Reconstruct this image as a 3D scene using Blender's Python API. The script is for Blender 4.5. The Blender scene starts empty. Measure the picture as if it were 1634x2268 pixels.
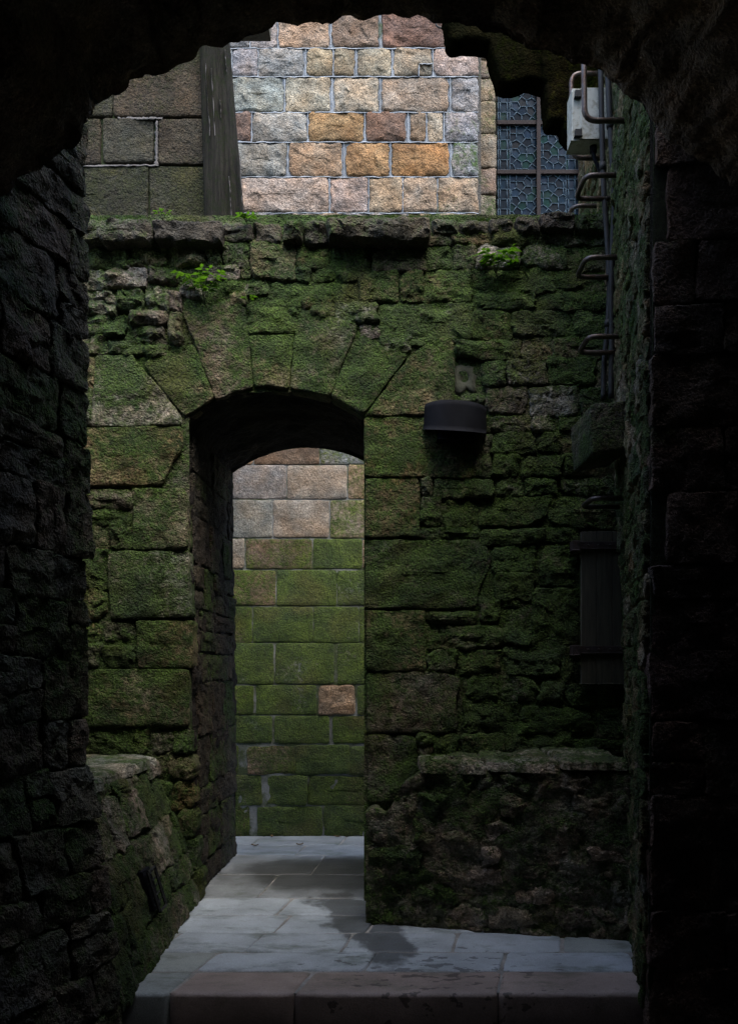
import bpy, bmesh, math, random
from mathutils import Vector, noise

# ------------------------------------------------------------------ camera, sky, sun, exposure
scene = bpy.context.scene
R = math.radians
CAM_Z = 1.344                     # eye height above the courtyard paving (paving is z = 0)
F, CX, HY = 1850.0, 817.0, 1480.0  # focal length, principal column, horizon row of a 1634 x 2267 frame
cam_d = bpy.data.cameras.new('camera')
cam = bpy.data.objects.new('camera', cam_d)
scene.collection.objects.link(cam)
cam.location = (0, 0, CAM_Z)
cam.rotation_euler = (R(90), 0, 0)
cam_d.sensor_fit = 'VERTICAL'
cam_d.sensor_height = 36.0
cam_d.lens = F / 2267.0 * 36.0
cam_d.shift_y = (HY - 1133.5) / 2267.0
cam_d.clip_start = 0.02
cam_d.clip_end = 600
scene.camera = cam

SUN_TRAVEL = Vector((-0.20, 0.42, -0.88)).normalized()
world = bpy.data.worlds.new('World')
scene.world = world
world.use_nodes = True
wn = world.node_tree.nodes
sky = wn.new('ShaderNodeTexSky')
sky.sky_type = 'NISHITA'
sky.sun_disc = False
sky.sun_elevation = math.asin(-SUN_TRAVEL.z)
sky.sun_rotation = math.atan2(-SUN_TRAVEL.x, -SUN_TRAVEL.y)
sky.dust_density = 3.0
sky.ozone_density = 1.2
world.node_tree.links.new(sky.outputs[0], wn['Background'].inputs[0])
wn['Background'].inputs[1].default_value = 0.15
sun_d = bpy.data.lights.new('sun', 'SUN')
sun_d.energy = 0.5
sun_d.angle = R(40)
sun_d.color = (1.0, 0.97, 0.93)
sun = bpy.data.objects.new('sun', sun_d)
scene.collection.objects.link(sun)
sun.rotation_euler = SUN_TRAVEL.to_track_quat('-Z', 'Y').to_euler()
sun.location = (3, -4, 14)
scene.view_settings.view_transform = 'Standard'
scene.view_settings.look = 'None'
scene.view_settings.gamma = 1.0
scene.view_settings.exposure = 2.15
scene.render.engine = 'CYCLES'
scene.cycles.use_denoising = True
try:
    scene.cycles.denoiser = 'OPENIMAGEDENOISE'
except Exception:
    pass
scene.cycles.max_bounces = 6
scene.cycles.diffuse_bounces = 3
scene.cycles.sample_clamp_indirect = 4.0

# ------------------------------------------------------------------ helpers
COL = scene.collection
rng = random.Random(7)


def pix(x, y, Y):
    """world point seen at frame column x, row y, at distance Y"""
    return Vector(((x - CX) / F * Y, Y, CAM_Z + (HY - y) / F * Y))


def empty(name, loc, label, cat, group=None, kind=None):
    o = bpy.data.objects.new(name, None)
    COL.objects.link(o)
    o.location = loc
    o.empty_display_size = 0.1
    tag(o, label, cat, group, kind)
    return o


def tag(o, label=None, cat=None, group=None, kind=None):
    if label:
        o['label'] = label
    if cat:
        o['category'] = cat
    if group:
        o['group'] = group
    if kind:
        o['kind'] = kind
    return o


def depth_origin(p):
    v = Vector((0, 0, 0))
    while p is not None:
        v = v + p.location
        p = p.parent
    return v


def obj(name, verts, faces, mat, parent=None, color=None, smooth=True):
    """verts in world space; the object's origin is put at their middle"""
    n = len(verts)
    c = Vector((sum(v[0] for v in verts) / n, sum(v[1] for v in verts) / n, sum(v[2] for v in verts) / n))
    me = bpy.data.meshes.new(name)
    me.from_pydata([(v[0] - c.x, v[1] - c.y, v[2] - c.z) for v in verts], [], faces)
    me.materials.append(mat)
    if smooth:
        me.polygons.foreach_set('use_smooth', [True] * len(me.polygons))
    me.update()
    o = bpy.data.objects.new(name, me)
    COL.objects.link(o)
    if parent is not None:
        o.parent = parent
        o.location = c - depth_origin(parent)
    else:
        o.location = c
    if color:
        o.color = color
    return o


def from_bm(name, bm, mat, parent=None, color=None, smooth=False):
    bmesh.ops.recalc_face_normals(bm, faces=bm.faces)
    bm.verts.index_update()
    verts = [tuple(v.co) for v in bm.verts]
    faces = [[v.index for v in f.verts] for f in bm.faces]
    bm.free()
    return obj(name, verts, faces, mat, parent, color, smooth)


def prism(foot, z0, z1):
    """vertical prism on a footprint"""
    bm = bmesh.new()
    a = [bm.verts.new((x, y, z0)) for x, y in foot]
    b = [bm.verts.new((x, y, z1)) for x, y in foot]
    n = len(foot)
    fa = bm.faces.new(a)
    fb = bm.faces.new(b)
    for i in range(n):
        j = (i + 1) % n
        bm.faces.new((a[i], a[j], b[j], b[i]))
    bm.normal_update()
    bmesh.ops.triangulate(bm, faces=[fa, fb])
    return bm


def box(x0, x1, y0, y1, z0, z1, bevel=0.0, seg=2):
    bm = prism([(x0, y0), (x1, y0), (x1, y1), (x0, y1)], z0, z1)
    if bevel:
        bmesh.ops.dissolve_limit(bm, angle_limit=0.01, verts=bm.verts, edges=bm.edges)
        bmesh.ops.bevel(bm, geom=list(bm.edges), offset=bevel, segments=seg, affect='EDGES', profile=0.6)
    return bm


def tube(path, r, seg=10, cap=True):
    """round bar along a list of points; r is a number or a list"""
    pts = [Vector(p) for p in path]
    n = len(pts)
    rs = r if isinstance(r, (list, tuple)) else [r] * n
    verts, faces = [], []
    t0 = (pts[1] - pts[0]).normalized()
    up = Vector((0, 0, 1)) if abs(t0.z) < 0.9 else Vector((1, 0, 0))
    nx = t0.cross(up).normalized()
    for i in range(n):
        if i == 0:
            t = t0
        elif i == n - 1:
            t = (pts[-1] - pts[-2]).normalized()
        else:
            t = ((pts[i + 1] - pts[i]).normalized() + (pts[i] - pts[i - 1]).normalized()).normalized()
        nx = (nx - t * nx.dot(t)).normalized()
        ny = t.cross(nx)
        for k in range(seg):
            a = 2 * math.pi * k / seg
            verts.append(pts[i] + nx * (math.cos(a) * rs[i]) + ny * (math.sin(a) * rs[i]))
    for i in range(n - 1):
        for k in range(seg):
            k2 = (k + 1) % seg
            faces.append((i * seg + k, i * seg + k2, (i + 1) * seg + k2, (i + 1) * seg + k))
    if cap:
        faces.append(tuple(range(seg))[::-1])
        faces.append(tuple((n - 1) * seg + k for k in range(seg)))
    return verts, faces


def bend(points, r, n=6):
    """round the inner corners of a polyline"""
    pts = [Vector(p) for p in points]
    out = [pts[0]]
    for i in range(1, len(pts) - 1):
        a, b, c = pts[i - 1], pts[i], pts[i + 1]
        ra = min(r, (a - b).length * 0.48, (c - b).length * 0.48)
        p = b + (a - b).normalized() * ra
        q = b + (c - b).normalized() * ra
        for k in range(n + 1):
            t = k / n
            out.append(p * (1 - t) ** 2 + b * 2 * t * (1 - t) + q * t * t)
    out.append(pts[-1])
    return out


# ------------------------------------------------------------------ materials
def nodes_of(m):
    m.use_nodes = True
    nt = m.node_tree
    return nt, nt.nodes, nt.links, nt.nodes['Principled BSDF']


class G:
    """tiny wrapper to write node graphs"""

    def __init__(self, name):
        self.m = bpy.data.materials.new(name)
        self.nt, self.n, self.l, self.b = nodes_of(self.m)
        self.pos = self.n.new('ShaderNodeNewGeometry')

    def put(self, sock, v):
        if isinstance(v, (tuple, list)):
            sock.default_value = v[:len(sock.default_value)]
        elif isinstance(v, (int, float)):
            sock.default_value = v
        else:
            self.l.new(v, sock)

    def noise(self, scale, detail=4, rough=0.6, stretch=None, distort=0.0, off=None):
        t = self.n.new('ShaderNodeTexNoise')
        t.inputs['Scale'].default_value = scale
        t.inputs['Detail'].default_value = detail
        t.inputs['Roughness'].default_value = rough
        t.inputs['Distortion'].default_value = distort
        src = self.pos.outputs['Position']
        if stretch or off:
            mp = self.n.new('ShaderNodeMapping')
            mp.inputs['Scale'].default_value = stretch or (1, 1, 1)
            mp.inputs['Location'].default_value = off or (0, 0, 0)
            self.l.new(src, mp.inputs['Vector'])
            src = mp.outputs[0]
        self.l.new(src, t.inputs['Vector'])
        return t.outputs['Fac']

    def voronoi(self, scale, feature='F1'):
        t = self.n.new('ShaderNodeTexVoronoi')
        t.feature = feature
        t.inputs['Scale'].default_value = scale
        self.l.new(self.pos.outputs['Position'], t.inputs['Vector'])
        return t.outputs['Distance']

    def math(self, op, a, b=0.0, c=None, clamp=False):
        t = self.n.new('ShaderNodeMath')
        t.operation = op
        t.use_clamp = clamp
        self.put(t.inputs[0], a)
        self.put(t.inputs[1], b)
        if c is not None:
            self.put(t.inputs[2], c)
        return t.outputs[0]

    def rng(self, v, a, b, c, d, clamp=True):
        t = self.n.new('ShaderNodeMapRange')
        t.clamp = clamp
        self.put(t.inputs[0], v)
        for i, q in enumerate((a, b, c, d)):
            t.inputs[i + 1].default_value = q
        return t.outputs[0]

    def mix(self, f, a, b, blend='MIX'):
        t = self.n.new('ShaderNodeMix')
        t.data_type = 'RGBA'
        t.blend_type = blend
        self.put(t.inputs[0], f)
        self.put(t.inputs[6], a if not (isinstance(a, tuple) and len(a) == 3) else a + (1,))
        self.put(t.inputs[7], b if not (isinstance(b, tuple) and len(b) == 3) else b + (1,))
        return t.outputs[2]

    def scale(self, col, f):
        t = self.n.new('ShaderNodeVectorMath')
        t.operation = 'SCALE'
        self.put(t.inputs[0], col)
        self.put(t.inputs['Scale'], f)
        return t.outputs[0]

    def sep(self, v):
        t = self.n.new('ShaderNodeSeparateXYZ')
        self.put(t.inputs[0], v)
        return t.outputs

    def bump(self, h, dist, strength=1.0, normal=None):
        t = self.n.new('ShaderNodeBump')
        t.inputs['Distance'].default_value = dist
        t.inputs['Strength'].default_value = strength
        self.put(t.inputs['Height'], h)
        if normal is not None:
            self.l.new(normal, t.inputs['Normal'])
        return t.outputs[0]


def stone_material(name, grain=1.0, relief=1.0, mossy=True, moss_dark=(0.011, 0.034, 0.004), moss_light=(0.050, 0.098, 0.012),
                   rough=0.9, soot=0.0):
    """colour of each stone comes from the object's own colour, its alpha says how much moss has grown on it"""
    g = G(name)
    info = g.n.new('ShaderNodeObjectInfo')
    blotch = g.noise(3.3, 3, 0.6)
    blotch2 = g.noise(9.0, 2, 0.6, off=(3, 7, 1))
    fine = g.noise(75, 2, 0.75)
    speck = g.voronoi(150)
    f = g.math('MULTIPLY', g.rng(blotch, 0.3, 0.7, 0.62, 1.35), g.rng(blotch2, 0.3, 0.7, 0.75, 1.25))
    f = g.math('MULTIPLY', f, g.rng(fine, 0.3, 0.7, 1 - 0.35 * grain, 1 + 0.35 * grain))
    f = g.math('MULTIPLY', f, g.rng(speck, 0.1, 0.7, 1 + 0.25 * grain, 1 - 0.25 * grain))
    base = g.scale(info.outputs['Color'], f)
    # rusty and grey drift inside each stone
    drift = g.rng(g.noise(5.0, 2, 0.6, off=(11, 2, 5)), 0.35, 0.65, 0, 1)
    base = g.mix(g.math('MULTIPLY', drift, 0.6), base, g.mix(1.0, base, (1.16, 0.87, 0.63), 'MULTIPLY'))
    grey = g.rng(g.noise(4.0, 2, 0.65, off=(-4, 9, 2)), 0.5, 0.68, 0, 0.5)
    base = g.mix(grey, base, g.mix(1.0, base, (0.85, 0.95, 1.05), 'MULTIPLY'))
    # lichen spots
    lich = g.rng(g.noise(38, 1, 0.6, off=(5, 5, 5)), 0.66, 0.74, 0, 0.5)
    base = g.mix(lich, base, g.scale(base, 1.9))
    coarse = g.noise(26, 3, 0.7)
    pits = g.noise(80, 2, 0.75, off=(2, 0, 9))
    h = g.math('MULTIPLY_ADD', pits, 0.45, coarse)
    if mossy:
        m3 = g.noise(2.1, 4, 0.68, off=(1, 3, 8))
        m4 = g.noise(30, 2, 0.65, off=(8, 1, 1))
        up = g.sep(g.pos.outputs['Normal'])[2]
        m = g.math('MULTIPLY_ADD', m3, 0.62, g.math('MULTIPLY', m4, 0.38))
        m = g.math('MULTIPLY_ADD', up, 0.07, m)
        th = g.math('MULTIPLY_ADD', info.outputs['Alpha'], -0.5, 0.75)
        fac = g.math('MULTIPLY_ADD', g.math('SUBTRACT', m, th), 6.0, 0.5, clamp=True)
        hue = g.rng(g.noise(6.5, 3, 0.7, off=(2, 2, 2)), 0.32, 0.68, 0, 1)
        mcol = g.mix(hue, moss_dark, moss_light)
        mcol = g.mix(g.rng(g.noise(3.2, 1, 0.6, off=(7, 0, 3)), 0.52, 0.70, 0, 0.5), mcol, (0.070, 0.060, 0.014))
        mcol = g.scale(mcol, g.rng(g.noise(90, 1, 0.7), 0.3, 0.7, 0.45, 1.6))
        base = g.mix(g.math('MULTIPLY', fac, 0.93), base, mcol)
        h = g.math('MULTIPLY_ADD', g.math('MULTIPLY', fac, pits), 0.5, h)
    g.put(g.b.inputs['Base Color'], base)
    g.b.inputs['Roughness'].default_value = rough
    g.b.inputs['Specular IOR Level'].default_value = 0.3
    n1 = g.bump(h, 0.022 * relief, 1.0)
    g.put(g.b.inputs['Normal'], n1)
    return g.m


def mortar_material(name, col, moss=0.0, relief=1.0, mosscol=(0.03, 0.05, 0.01)):
    g = G(name)
    f = g.math('MULTIPLY', g.rng(g.noise(5, 5), 0.3, 0.7, 0.6, 1.3), g.rng(g.noise(120, 3, 0.7), 0.3, 0.7, 0.75, 1.2))
    base = g.scale(col + (1,) if len(col) == 3 else col, f)
    if moss:
        fac = g.rng(g.noise(4, 6, 0.7, off=(4, 1, 0)), 0.62 - 0.4 * moss, 0.75 - 0.4 * moss, 0, 0.92)
        base = g.mix(fac, base, g.scale(mosscol + (1,), g.rng(g.noise(60, 3), 0.3, 0.7, 0.5, 1.6)))
    g.put(g.b.inputs['Base Color'], base)
    g.b.inputs['Roughness'].default_value = 0.95
    g.put(g.b.inputs['Normal'], g.bump(g.noise(60, 6, 0.75), 0.012 * relief, 1.0))
    return g.m


def plain(name, col, rough=0.6, metal=0.0, var=0.25, scale=20, bump=0.002, bscale=80, rust=None, spec=0.5, stretch=None):
    g = G(name)
    base = g.scale(col + (1,), g.rng(g.noise(scale, 5, 0.65, stretch), 0.3, 0.7, 1 - var, 1 + var))
    if rust:
        base = g.mix(g.rng(g.noise(24, 5, 0.7, off=(3, 3, 3)), 0.48, 0.62, 0, 0.9), base, rust)
    g.put(g.b.inputs['Base Color'], base)
    g.b.inputs['Roughness'].default_value = rough
    g.b.inputs['Metallic'].default_value = metal
    g.b.inputs['Specular IOR Level'].default_value = spec
    if bump:
        g.put(g.b.inputs['Normal'], g.bump(g.noise(bscale, 4, 0.7, stretch), bump, 1.0))
    return g.m


M_ASHLAR = stone_material('granite', 1.5, 1.25)
M_FLAT = stone_material('dressed_granite', 1.2, 0.6, True, (0.024, 0.048, 0.006), (0.078, 0.122, 0.014))
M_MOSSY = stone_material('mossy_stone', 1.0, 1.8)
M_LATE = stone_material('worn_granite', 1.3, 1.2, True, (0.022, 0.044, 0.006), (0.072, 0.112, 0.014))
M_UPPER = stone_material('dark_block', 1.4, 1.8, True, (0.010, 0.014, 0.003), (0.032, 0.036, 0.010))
M_RUBBLE = stone_material('rubble_stone', 1.0, 1.8)
M_TUNNEL = stone_material('tunnel_stone', 0.9, 1.5)
M_STUMP_SHADE = stone_material('shade_black_stone', 0.9, 1.5, True, (0.003, 0.005, 0.001), (0.008, 0.011, 0.0015))  # near-black tone puts the arch stump's shade into the colour
M_STUMP_SHADE.node_tree.nodes['Principled BSDF'].inputs['Specular IOR Level'].default_value = 0.0
M_MORTAR = mortar_material('pale_mortar', (0.18, 0.20, 0.22), 0.05, 0.5)
M_MORTAR_LOW = mortar_material('mossy_mortar', (0.20, 0.21, 0.21), 0.45, 0.6, (0.04, 0.06, 0.015))
M_MORTAR_DARK = mortar_material('dark_mortar', (0.10, 0.095, 0.08), 0.75, 2.2)
M_MORTAR_WHITE = mortar_material('white_mortar', (0.15, 0.14, 0.13), 0.0, 1.5)
M_BEAD = mortar_material('bead_mortar', (0.25, 0.275, 0.30), 0.05, 0.4)
M_CORE = mortar_material('rough_core', (0.09, 0.085, 0.075), 0.3, 2.0)


def slab_material():
    g = G('paving_stone')
    info = g.n.new('ShaderNodeObjectInfo')
    f = g.math('MULTIPLY', g.rng(g.noise(4, 5), 0.3, 0.7, 0.75, 1.2), g.rng(g.noise(160, 3, 0.7), 0.3, 0.7, 0.8, 1.2))
    base = g.scale(info.outputs['Color'], f)
    # green film along the walls and edges
    film = g.rng(g.noise(3.0, 6, 0.7, (1, 2.2, 1), off=(2, 5, 0)), 0.52, 0.66, 0, 0.75)
    film = g.math('MULTIPLY', film, info.outputs['Alpha'])
    base = g.mix(film, base, (0.05, 0.075, 0.035))
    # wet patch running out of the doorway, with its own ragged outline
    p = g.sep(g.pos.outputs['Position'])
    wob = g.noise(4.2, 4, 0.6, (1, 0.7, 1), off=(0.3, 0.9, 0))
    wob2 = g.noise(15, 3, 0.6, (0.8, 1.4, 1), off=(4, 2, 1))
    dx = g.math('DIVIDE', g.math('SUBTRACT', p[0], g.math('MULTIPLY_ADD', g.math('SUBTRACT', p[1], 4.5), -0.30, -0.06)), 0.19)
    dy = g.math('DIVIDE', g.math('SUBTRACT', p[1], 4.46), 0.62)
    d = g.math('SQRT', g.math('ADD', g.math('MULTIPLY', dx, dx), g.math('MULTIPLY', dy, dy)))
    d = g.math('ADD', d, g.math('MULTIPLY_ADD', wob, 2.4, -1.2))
    # the passage's shade, painted over its partly damp floor
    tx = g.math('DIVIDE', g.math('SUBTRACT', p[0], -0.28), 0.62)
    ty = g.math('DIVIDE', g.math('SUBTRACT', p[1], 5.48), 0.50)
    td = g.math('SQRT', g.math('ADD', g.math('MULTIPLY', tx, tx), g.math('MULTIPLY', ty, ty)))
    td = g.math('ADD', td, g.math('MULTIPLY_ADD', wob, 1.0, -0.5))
    wet_and_shade = g.math('MAXIMUM', g.rng(d, 0.84, 1.08, 1, 0), g.rng(td, 0.75, 1.15, 1, 0))
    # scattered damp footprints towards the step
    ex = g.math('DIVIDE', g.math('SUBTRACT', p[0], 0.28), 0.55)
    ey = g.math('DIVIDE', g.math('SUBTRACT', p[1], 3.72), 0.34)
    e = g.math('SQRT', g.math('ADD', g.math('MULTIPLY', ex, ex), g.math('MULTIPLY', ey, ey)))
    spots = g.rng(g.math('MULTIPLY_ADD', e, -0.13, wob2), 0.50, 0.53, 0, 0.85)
    wet_and_shade = g.math('MAXIMUM', wet_and_shade, spots)
    base = g.mix(wet_and_shade, base, g.scale(base, 0.28))
    g.put(g.b.inputs['Base Color'], base)
    g.put(g.b.inputs['Roughness'], g.rng(wet_and_shade, 0, 1, 0.55, 0.5))
    g.b.inputs['Specular IOR Level'].default_value = 0.55
    g.put(g.b.inputs['Normal'], g.bump(g.math('MULTIPLY_ADD', g.noise(140, 4, 0.7), 0.35, g.noise(9, 4, 0.6)), 0.006, 1.0))
    return g.m


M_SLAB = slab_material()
M_JOINT = mortar_material('joint_mortar', (0.31, 0.305, 0.285), 0.15, 0.6)
M_STEPF = plain('step_bed', (0.05, 0.045, 0.042), 0.9, var=0.35, bump=0.01, bscale=30)
M_IRON = plain('dark_iron', (0.105, 0.088, 0.080), 0.40, 0.6, 0.35, 40, 0.0015, 140, (0.075, 0.042, 0.030))
M_RUST = plain('rusty_iron', (0.036, 0.026, 0.024), 0.6, 0.2, 0.4, 30, 0.003, 120, (0.045, 0.024, 0.017))
M_BAR = plain('window_iron', (0.017, 0.013, 0.013), 0.8, 0.0, 0.3, 30, 0.002, 120, spec=0.2)
M_SHEET = plain('black_sheet_metal', (0.006, 0.007, 0.010), 0.8, 0.0, 0.4, 14, 0.0008, 60, spec=0.12, stretch=(1, 1, 0.25))
M_CONDUIT = plain('grey_conduit', (0.022, 0.023, 0.023), 0.6, 0.0, 0.35, 25, 0.0006, 120, spec=0.25)
M_WOOD = plain('shutter_wood', (0.058, 0.054, 0.034), 0.85, 0.0, 0.45, 18, 0.004, 70, stretch=(3, 3, 0.25))
M_POST = plain('weathered_timber', (0.019, 0.0175, 0.012), 0.95, 0.0, 0.85, 14, 0.03, 30, (0.012, 0.018, 0.004), spec=0.2, stretch=(5, 5, 0.2))
M_PAINT = plain('grey_enamel', (0.40, 0.41, 0.36), 0.6, 0.0, 0.18, 9, 0.0006, 90, (0.20, 0.20, 0.15))
M_LEAD = plain('lead_came', (0.024, 0.052, 0.078), 0.8, 0.0, 0.2, 40, 0.0006, 200)


def leaf_material(name, c1, c2):
    g = G(name)
    g.put(g.b.inputs['Base Color'], g.mix(g.rng(g.noise(30, 3), 0.35, 0.65, 0, 1), c1, c2))
    g.b.inputs['Roughness'].default_value = 0.45
    tr = g.n.new('ShaderNodeBsdfTranslucent')
    tr.inputs[0].default_value = (c2[0] * 1.1, c2[1] * 1.2, c2[2], 1)
    ms = g.n.new('ShaderNodeMixShader')
    ms.inputs[0].default_value = 0.35
    out = g.n['Material Output']
    g.l.new(g.b.outputs[0], ms.inputs[1])
    g.l.new(tr.outputs[0], ms.inputs[2])
    g.l.new(ms.outputs[0], out.inputs[0])
    return g.m


M_LEAF = leaf_material('fern_leaf', (0.038, 0.11, 0.008), (0.10, 0.22, 0.012))
M_STEM = plain('plant_stem', (0.05, 0.07, 0.02), 0.7, bump=0)
M_DEAD = plain('dead_leaf', (0.12, 0.075, 0.03), 0.8, bump=0)


def glass_material():
    g = G('leaded_glass')
    info = g.n.new('ShaderNodeObjectInfo')
    g.put(g.b.inputs['Base Color'], g.scale(info.outputs['Color'], g.rng(g.noise(14, 4), 0.3, 0.7, 0.6, 1.4)))
    g.b.inputs['Roughness'].default_value = 0.3
    g.b.inputs['Specular IOR Level'].default_value = 0.06
    g.put(g.b.inputs['Normal'], g.bump(g.noise(22, 2, 0.6), 0.002, 1.0))
    return g.m


M_GLASS = glass_material()


# ------------------------------------------------------------------ stones
def round_poly(poly, r):
    n = len(poly)
    out = []
    for i in range(n):
        a, b, c = Vector(poly[i - 1]), Vector(poly[i]), Vector(poly[(i + 1) % n])
        ra = min(r, (a - b).length * 0.42)
        rc = min(r, (c - b).length * 0.42)
        p = b + (a - b).normalized() * ra
        q = b + (c - b).normalized() * rc
        for t in (0.0, 0.5, 1.0):
            out.append(p * (1 - t) ** 2 + b * 2 * t * (1 - t) + q * t * t)
    return out


def resample(poly, n):
    L = [0.0]
    for i in range(len(poly)):
        L.append(L[-1] + (poly[(i + 1) % len(poly)] - poly[i]).length)
    tot = L[-1]
    out, k = [], 0
    for j in range(n):
        s = tot * j / n
        while L[k + 1] < s:
            k += 1
        t = (s - L[k]) / max(1e-9, L[k + 1] - L[k])
        out.append(poly[k].lerp(poly[(k + 1) % len(poly)], t))
    return out


MOSS_PTS, MOSS_HOSTS = [], []


def stone(poly, place, mat, parent, color, proud=0.02, depth=0.08, rough=0.012, freq=7.0, corner=0.02, edge=0.015, jit=0.004,
          bulge=0.01, res=0.024, name='stone', tilt=0.0, facet=0.0):
    """one rock: outline poly in wall coordinates (u, v); place(u, v, w) puts it into the world, w out of the wall"""
    poly = [Vector((p[0], p[1])) for p in poly]
    area = sum(poly[i - 1].x * poly[i].y - poly[i].x * poly[i - 1].y for i in range(len(poly)))
    if area < 0:
        poly.reverse()
    per = sum((poly[i] - poly[i - 1]).length for i in range(len(poly)))
    M = int(max(18, min(72, per / res)))
    b = resample(round_poly(poly, corner), M)
    c = sum(b, Vector((0, 0))) / M
    sxx = sum((p.x - c.x) ** 2 for p in b)
    syy = sum((p.y - c.y) ** 2 for p in b)
    w = max(p.x for p in b) - min(p.x for p in b)
    hgt = max(p.y for p in b) - min(p.y for p in b)
    ax = Vector((1, 0)) if w >= hgt else Vector((0, 1))
    long_, short = max(w, hgt) / 2, min(w, hgt) / 2
    a = max(0.0, long_ - short) * 0.85
    sd = rng.uniform(0, 50)
    tx, ty = rng.uniform(-tilt, tilt), rng.uniform(-tilt, tilt)
    if jit:
        nb = []
        for p in b:
            d = (p - c)
            k = noise.noise(Vector((p.x * 14 + sd, p.y * 14, sd))) * jit * 1.6 + noise.noise(Vector((p.x * 40, p.y * 40 + sd, 3))) * jit
            nb.append(p + d.normalized() * k)
        b = nb
    tgt = [c + ax * max(-a, min(a, (p - c).dot(ax))) for p in b]
    edge = min(edge, short * 0.45)
    rings = [(0.0, -depth, 0), (0.0, proud - edge, 0.25), (edge * 0.35, proud - edge * 0.3, 0.7), (edge, proud, 1.0)]
    nin = int(max(2, min(9, short / res)))
    verts, faces = [], []
    inset = []
    for p, t in zip(b, tgt):
        d = t - p
        inset.append((p, d.normalized() if d.length > 1e-6 else Vector((0, 0)), d.length))

    def front(p, base, amt, prof):
        q = Vector((p.x * freq + sd, p.y * freq - sd, sd * 0.3))
        n = noise.fractal(q, 0.9, 2.1, 4) * rough
        n += (noise.noise(Vector((p.x * 3 + sd, p.y * 3, 7))) * rough * 0.6)
        if facet:
            fq = Vector((p.x * facet + sd, p.y * facet * 1.3 + sd, sd))
            fp = noise.voronoi(fq)[1][0]
            rx = noise.cell(fp * 7.3 + Vector((3.1, 0, 0))) - 0.5
            ry = noise.cell(fp * 7.3 + Vector((0, 9.7, 0))) - 0.5
            n += rough * 0.55 * (rx * (fq.x - fp.x) + ry * (fq.y - fp.y))
        return base + (n + bulge * prof + tx * (p.x - c.x) + ty * (p.y - c.y)) * amt

    for off, wv, amt in rings:
        for p, d, L in inset:
            q = p + d * min(off, L * 0.5)
            verts.append(place(q.x, q.y, front(q, wv, amt, 0) if amt else wv))
    for k in range(1, nin + 1):
        t = k / (nin + 0.35)
        for (p, d, L), tg in zip(inset, tgt):
            p0 = p + d * min(edge, L * 0.5)
            q = p0.lerp(tg, t)
            verts.append(place(q.x, q.y, front(q, proud, 1.0, 1 - (1 - t) ** 2)))
    if mat in (M_RUBBLE, M_MOSSY) and color[3] > 0.42 and parent in MOSS_HOSTS:
        for k in range(M):
            if b[k].y > c.y + hgt * 0.25:
                for r_i in (2, 3, 4):
                    if rng.random() < color[3] * 0.6:
                        MOSS_PTS.append(Vector(verts[r_i * M + k]))
    nr = len(rings) + nin
    for r in range(nr - 1):
        for k in range(M):
            k2 = (k + 1) % M
            faces.append((r * M + k, r * M + k2, (r + 1) * M + k2, (r + 1) * M + k))
    faces.append(tuple((nr - 1) * M + k for k in range(M)))
    o = obj(name, verts, faces, mat, parent, color)
    if facet:
        o.data.set_sharp_from_angle(angle=R(32))
    return o


def wall_plane(Y):
    return lambda u, v, w: (u, Y - w, v)


def pxpoly(pts, Y):
    return [(lambda p: (p.x, p.z))(pix(x, y, Y)) for x, y in pts]


def pxbox(x0, y0, x1, y1, Y, j=0.0, gap=0.0):
    """four corners (frame pixels) of a stone, loosened by j pixels"""
    q = [(x0 + gap, y0 + gap), (x1 - gap, y0 + gap), (x1 - gap, y1 - gap), (x0 + gap, y1 - gap)]
    return pxpoly([(x + rng.uniform(-j, j), y + rng.uniform(-j, j)) for x, y in q], Y)


def grow(poly, g):
    c = sum((Vector(p) for p in poly), Vector((0, 0))) / len(poly)
    return [tuple(Vector(p) + (Vector(p) - c).normalized() * g) for p in poly]


def vary(c, amt=0.15, moss=0.5, mv=0.12):
    f = 1 + rng.uniform(-amt, amt)
    return (c[0] * f * (1 + rng.uniform(-.08, .08)), c[1] * f, c[2] * f * (1 + rng.uniform(-.08, .08)), max(0, min(1, moss + rng.uniform(-mv, mv))))


def courses(u0, u1, v0, v1, hs, ws, gap=0.008, j=0.012):
    """random coursed rubble: list of four-corner outlines"""
    out = []
    v = v0
    while v < v1 - 0.02:
        h = rng.uniform(*hs)
        if v + h > v1 - hs[0] * 0.6:
            h = v1 - v
        u = u0 - rng.uniform(0, ws[0])
        while u < u1:
            w = rng.uniform(*ws)
            a, b = max(u, u0), min(u + w, u1)
            if b - a > ws[0] * 0.35:
                if h > hs[1] * 0.75 and rng.random() < 0.3:
                    m = v + h * rng.uniform(0.4, 0.6)
                    parts = [(v, m), (m, v + h)]
                else:
                    parts = [(v, v + h)]
                for p, q in parts:
                    pts = [(a + gap, p + gap), (b - gap, p + gap), (b - gap, q - gap), (a + gap, q - gap)]
                    out.append([(x + rng.uniform(-j, j), y + rng.uniform(-j, j)) for x, y in pts])
            u += w
        v += h
    return out


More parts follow.
